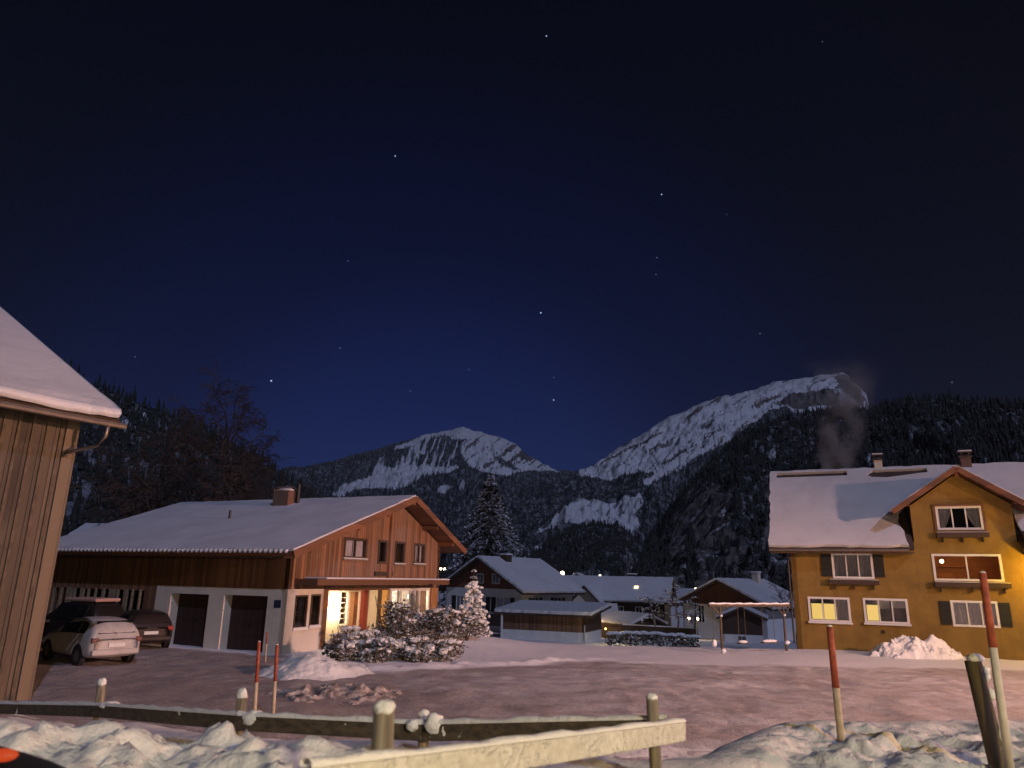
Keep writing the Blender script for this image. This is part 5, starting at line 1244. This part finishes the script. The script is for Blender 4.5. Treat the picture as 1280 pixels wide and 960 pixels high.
# small snowy garden trees in the village
def bare_tree(name, label, base, H, seed, mat, levels=4, spread=.55, up=.25, nchild=4, r0=None, droop=0, snow=0, group=None, first=.25, minr=.012):
    rs = random.Random(seed); t = thing(name, label, 'tree', base, 0, group); r0 = r0 or H * .018
    T = MB(); Cn = MB(); Sn = MB()
    def grow(p, d, L, r, lv):
        n = 5 if lv < 2 else 3; pts = [p]; rad = [r]
        dd = d.copy()
        for i in range(n):
            dd = (dd + Vector((rs.gauss(0, .13), rs.gauss(0, .13), rs.gauss(0, .08) + (up * .15 if lv else 0) - droop * (.12 * lv)))).normalized()
            p = p + dd * (L / n); pts.append(p); rad.append(max(minr, r * (1 - .62 * (i + 1) / n)))
        (T if lv == 0 else Cn).tube(pts, rad, 8 if lv == 0 else (5 if lv == 1 else 3), cap=False)
        if snow and lv >= 1 and rs.random() < snow:
            q = pts[len(pts) // 2]; Cn.cur = 1; blob(Cn, (q.x, q.y, q.z + .04), (L * .22, L * .22, .07), rs.random() * 40, 1, .4); Cn.cur = 0
        if lv >= levels: return
        m_ = nchild + (4 if lv == 0 else 0)
        for c in range(m_):
            f = (first if lv == 0 else .2) + (1 - (first if lv == 0 else .2)) * (c + rs.random() * .8) / m_; f = min(f, .99)
            i = min(n - 1, int(f * n)); q = pts[i].lerp(pts[i + 1], f * n - i)
            ax_ = Vector((rs.gauss(0, 1), rs.gauss(0, 1), rs.gauss(0, .25))).normalized()
            nd = (dd * (1 - spread) + ax_ * spread + Vector((0, 0, up * (lv < 2)))).normalized()
            grow(q, nd, L * rs.uniform(.34, .58) * (1.05 - .35 * f if lv == 0 else 1), rad[i] * .6, lv + 1)
    grow(Vector((0, 0, -.3)), Vector((rs.gauss(0, .04), rs.gauss(0, .04), 1)).normalized(), H * .95, r0, 0)
    T.build('trunk', mat, t, smooth=True); Cn.build('crown', [mat, SNOW] if snow else mat, t)
    return t
TWIG = m_plain('bare twigs', (.045, .037, .035), .9, var=.4); TWIG2 = m_plain('frosted twigs', (.26, .20, .18), .9, var=.5)
for px, py, Y, H, seed, lab in ((819, 772, 63, 2.9, 3, 'left small snowy garden tree behind the clipped hedge'), (847, 775, 63, 3.9, 5, 'tall small garden tree with layered snowy branches behind the hedge'), (868, 776, 64, 2.4, 8, 'smallest snowy garden tree beside the garden lamps')):
    b = at(px, py, Y); bare_tree('garden_tree', lab, (b.x, b.y, b.z - .4), H, seed, TWIG2, 3, .85, .0, 5, r0=.09, droop=.15, snow=.3, group='small garden trees in the village', minr=.018)
for px, py, Y, H, seed, lev, lab, dr in (
        (268, 640, 62, 13.6, 11, 4, 'tallest bare tree with drooping twigs behind the brown house roof', .5),
        (225, 650, 58, 11.0, 12, 4, 'bare tree with whitish lower branches left of the tallest one', .5),
        (318, 632, 66, 11.0, 13, 4, 'bare rounded tree between the tallest one and the brick chimney', .4),
        (180, 660, 60, 8.0, 14, 4, 'low frosted bare tree above the left end of the brown house roof', .6),
        (340, 630, 75, 9.0, 15, 3, 'slim bare tree directly behind the brick chimney', .2),
        (290, 640, 52, 7.0, 16, 4, 'small reddish bare tree in front of the rounded one', .3)):
    b = at(px, py, Y); z0 = float(hground(b.x, b.y)); bare_tree('bare_tree', lab, (b.x, b.y, z0), H + max(0, 4.0 - z0) * .6, seed, TWIG, lev, .5, .28, 6, droop=dr, group='bare trees behind the brown house', minr=.022)
b = at(955, 745, 60); bare_tree('bare_tree', 'bare reddish shrubby tree beside the corner of the ochre house', (b.x + .9, b.y - 4, -1.5), 5.6, 21, TWIG, 3, .6, .2, 5, minr=.016)
b = gz(1003, 806); bare_tree('climbing_plant', 'leafless climbing plant on the left edge of the ochre wall', (b.x + .25, b.y - .3, 0), 2.6, 24, TWIG, 3, .7, .15, 4, r0=.025, minr=.006)

# ------------------------------------------------------------------ chimney smoke
g = NT('chimney smoke'); g.t.nodes.remove(g.b); pv = g.t.nodes.new('ShaderNodeVolumePrincipled'); g.t.links.new(pv.outputs[0], g.out.inputs['Volume'])
tcn = g.t.nodes.new('ShaderNodeTexCoord'); ge = tcn.outputs['Generated']
sx = g.t.nodes.new('ShaderNodeSeparateXYZ'); g.t.links.new(ge, sx.inputs[0])
nz = g.noise(g.n('NewGeometry'), .55, 5, .6)
wx_ = g.math('SUBTRACT', sx.outputs[0], g.math('ADD', .34, g.math('MULTIPLY', sx.outputs[2], .24)))
wx_ = g.math('ADD', wx_, g.math('MULTIPLY', g.math('SUBTRACT', nz, .5), .55))
wy_ = g.math('SUBTRACT', sx.outputs[1], .5)
wid = g.math('ADD', .13, g.math('MULTIPLY', sx.outputs[2], .42))
dd = g.math('DIVIDE', g.math('SQRT', g.math('ADD', g.math('POWER', wx_, 2.0), g.math('POWER', wy_, 2.0))), wid)
dn = g.math('MULTIPLY', g.math('SUBTRACT', 1.0, g.ramp(dd, .25, 1.0)), g.ramp(nz, .42, .64))
dn = g.math('MULTIPLY', dn, g.math('MULTIPLY', g.math('SUBTRACT', 1.0, g.ramp(sx.outputs[2], .3, .98)), 2.1))
g.set(pv.inputs['Density'], dn); pv.inputs['Color'].default_value = (.8, .78, .8, 1); pv.inputs['Anisotropy'].default_value = 0
s0 = at(1052, 590, 50); sm = MB()
sm.box((s0.x - 2.6, s0.y - 2, s0.z - 1.5), (s0.x + 4.2, s0.y + 2, s0.z + 9.0))
o = sm.build('chimney_smoke', g.m); tag(o, 'pale chimney smoke drifting up behind the ridge of the ochre house', 'smoke', kind='stuff')

# ------------------------------------------------------------------ stars
STARM = m_emit('starlight', (.45, .62, 1.0), 1.1); STARM2 = m_emit('faint starlight', (.4, .5, .9), .5)
for px, py, b_, lab in ((339, 476, 2, 'brightest white star, low above the bare trees'), (683, 45, 1.6, 'blue star alone near the top of the sky'), (494, 195, 1.3, 'blue star in the upper left part of the sky'),
                        (676, 391, 1.5, 'star above the central peak, higher of the ones there'), (827, 243, 1.2, 'star in the upper right sky, left of a fainter one'), (692, 500, 1.0, 'lowest star over the central peak')):
    p = at(px, py, 9000); m = MB(); m_ = 9000 / 711 * .62 * b_ ** .5; blob(m, (0, 0, 0), (m_, m_, m_), 1, 2, 0); o = m.build('star', STARM, loc=p); tag(o, lab, 'star', 'stars in the night sky')
for px, py in ((908, 268), (821, 322), (820, 343), (692, 472), (513, 489), (169, 446), (950, 417), (1190, 478), (425, 435), (435, 326), (1028, 52), (586, 462)):
    p = at(px, py, 9000); m = MB(); m_ = 9000 / 711 * .5; blob(m, (0, 0, 0), (m_, m_, m_), 1, 2, 0); o = m.build('star', STARM2, loc=p); tag(o, 'faint tiny star scattered in the night sky', 'star', 'stars in the night sky')
bpy.context.view_layer.update()
# ------------------------------------------------------------------ thin night haze in the valley
HZ = True
if HZ:
    g = NT('night haze'); g.t.nodes.remove(g.b); pv = g.t.nodes.new('ShaderNodeVolumePrincipled'); g.t.links.new(pv.outputs[0], g.out.inputs['Volume'])
    pv.inputs['Density'].default_value = .00003; pv.inputs['Color'].default_value = (.85, .88, 1, 1); pv.inputs['Anisotropy'].default_value = .1
    o = MB().box((-3900, -300, -260), (5200, 9600, 1650)).build('haze', g.m); o['kind'] = 'stuff'
bpy.context.view_layer.update()
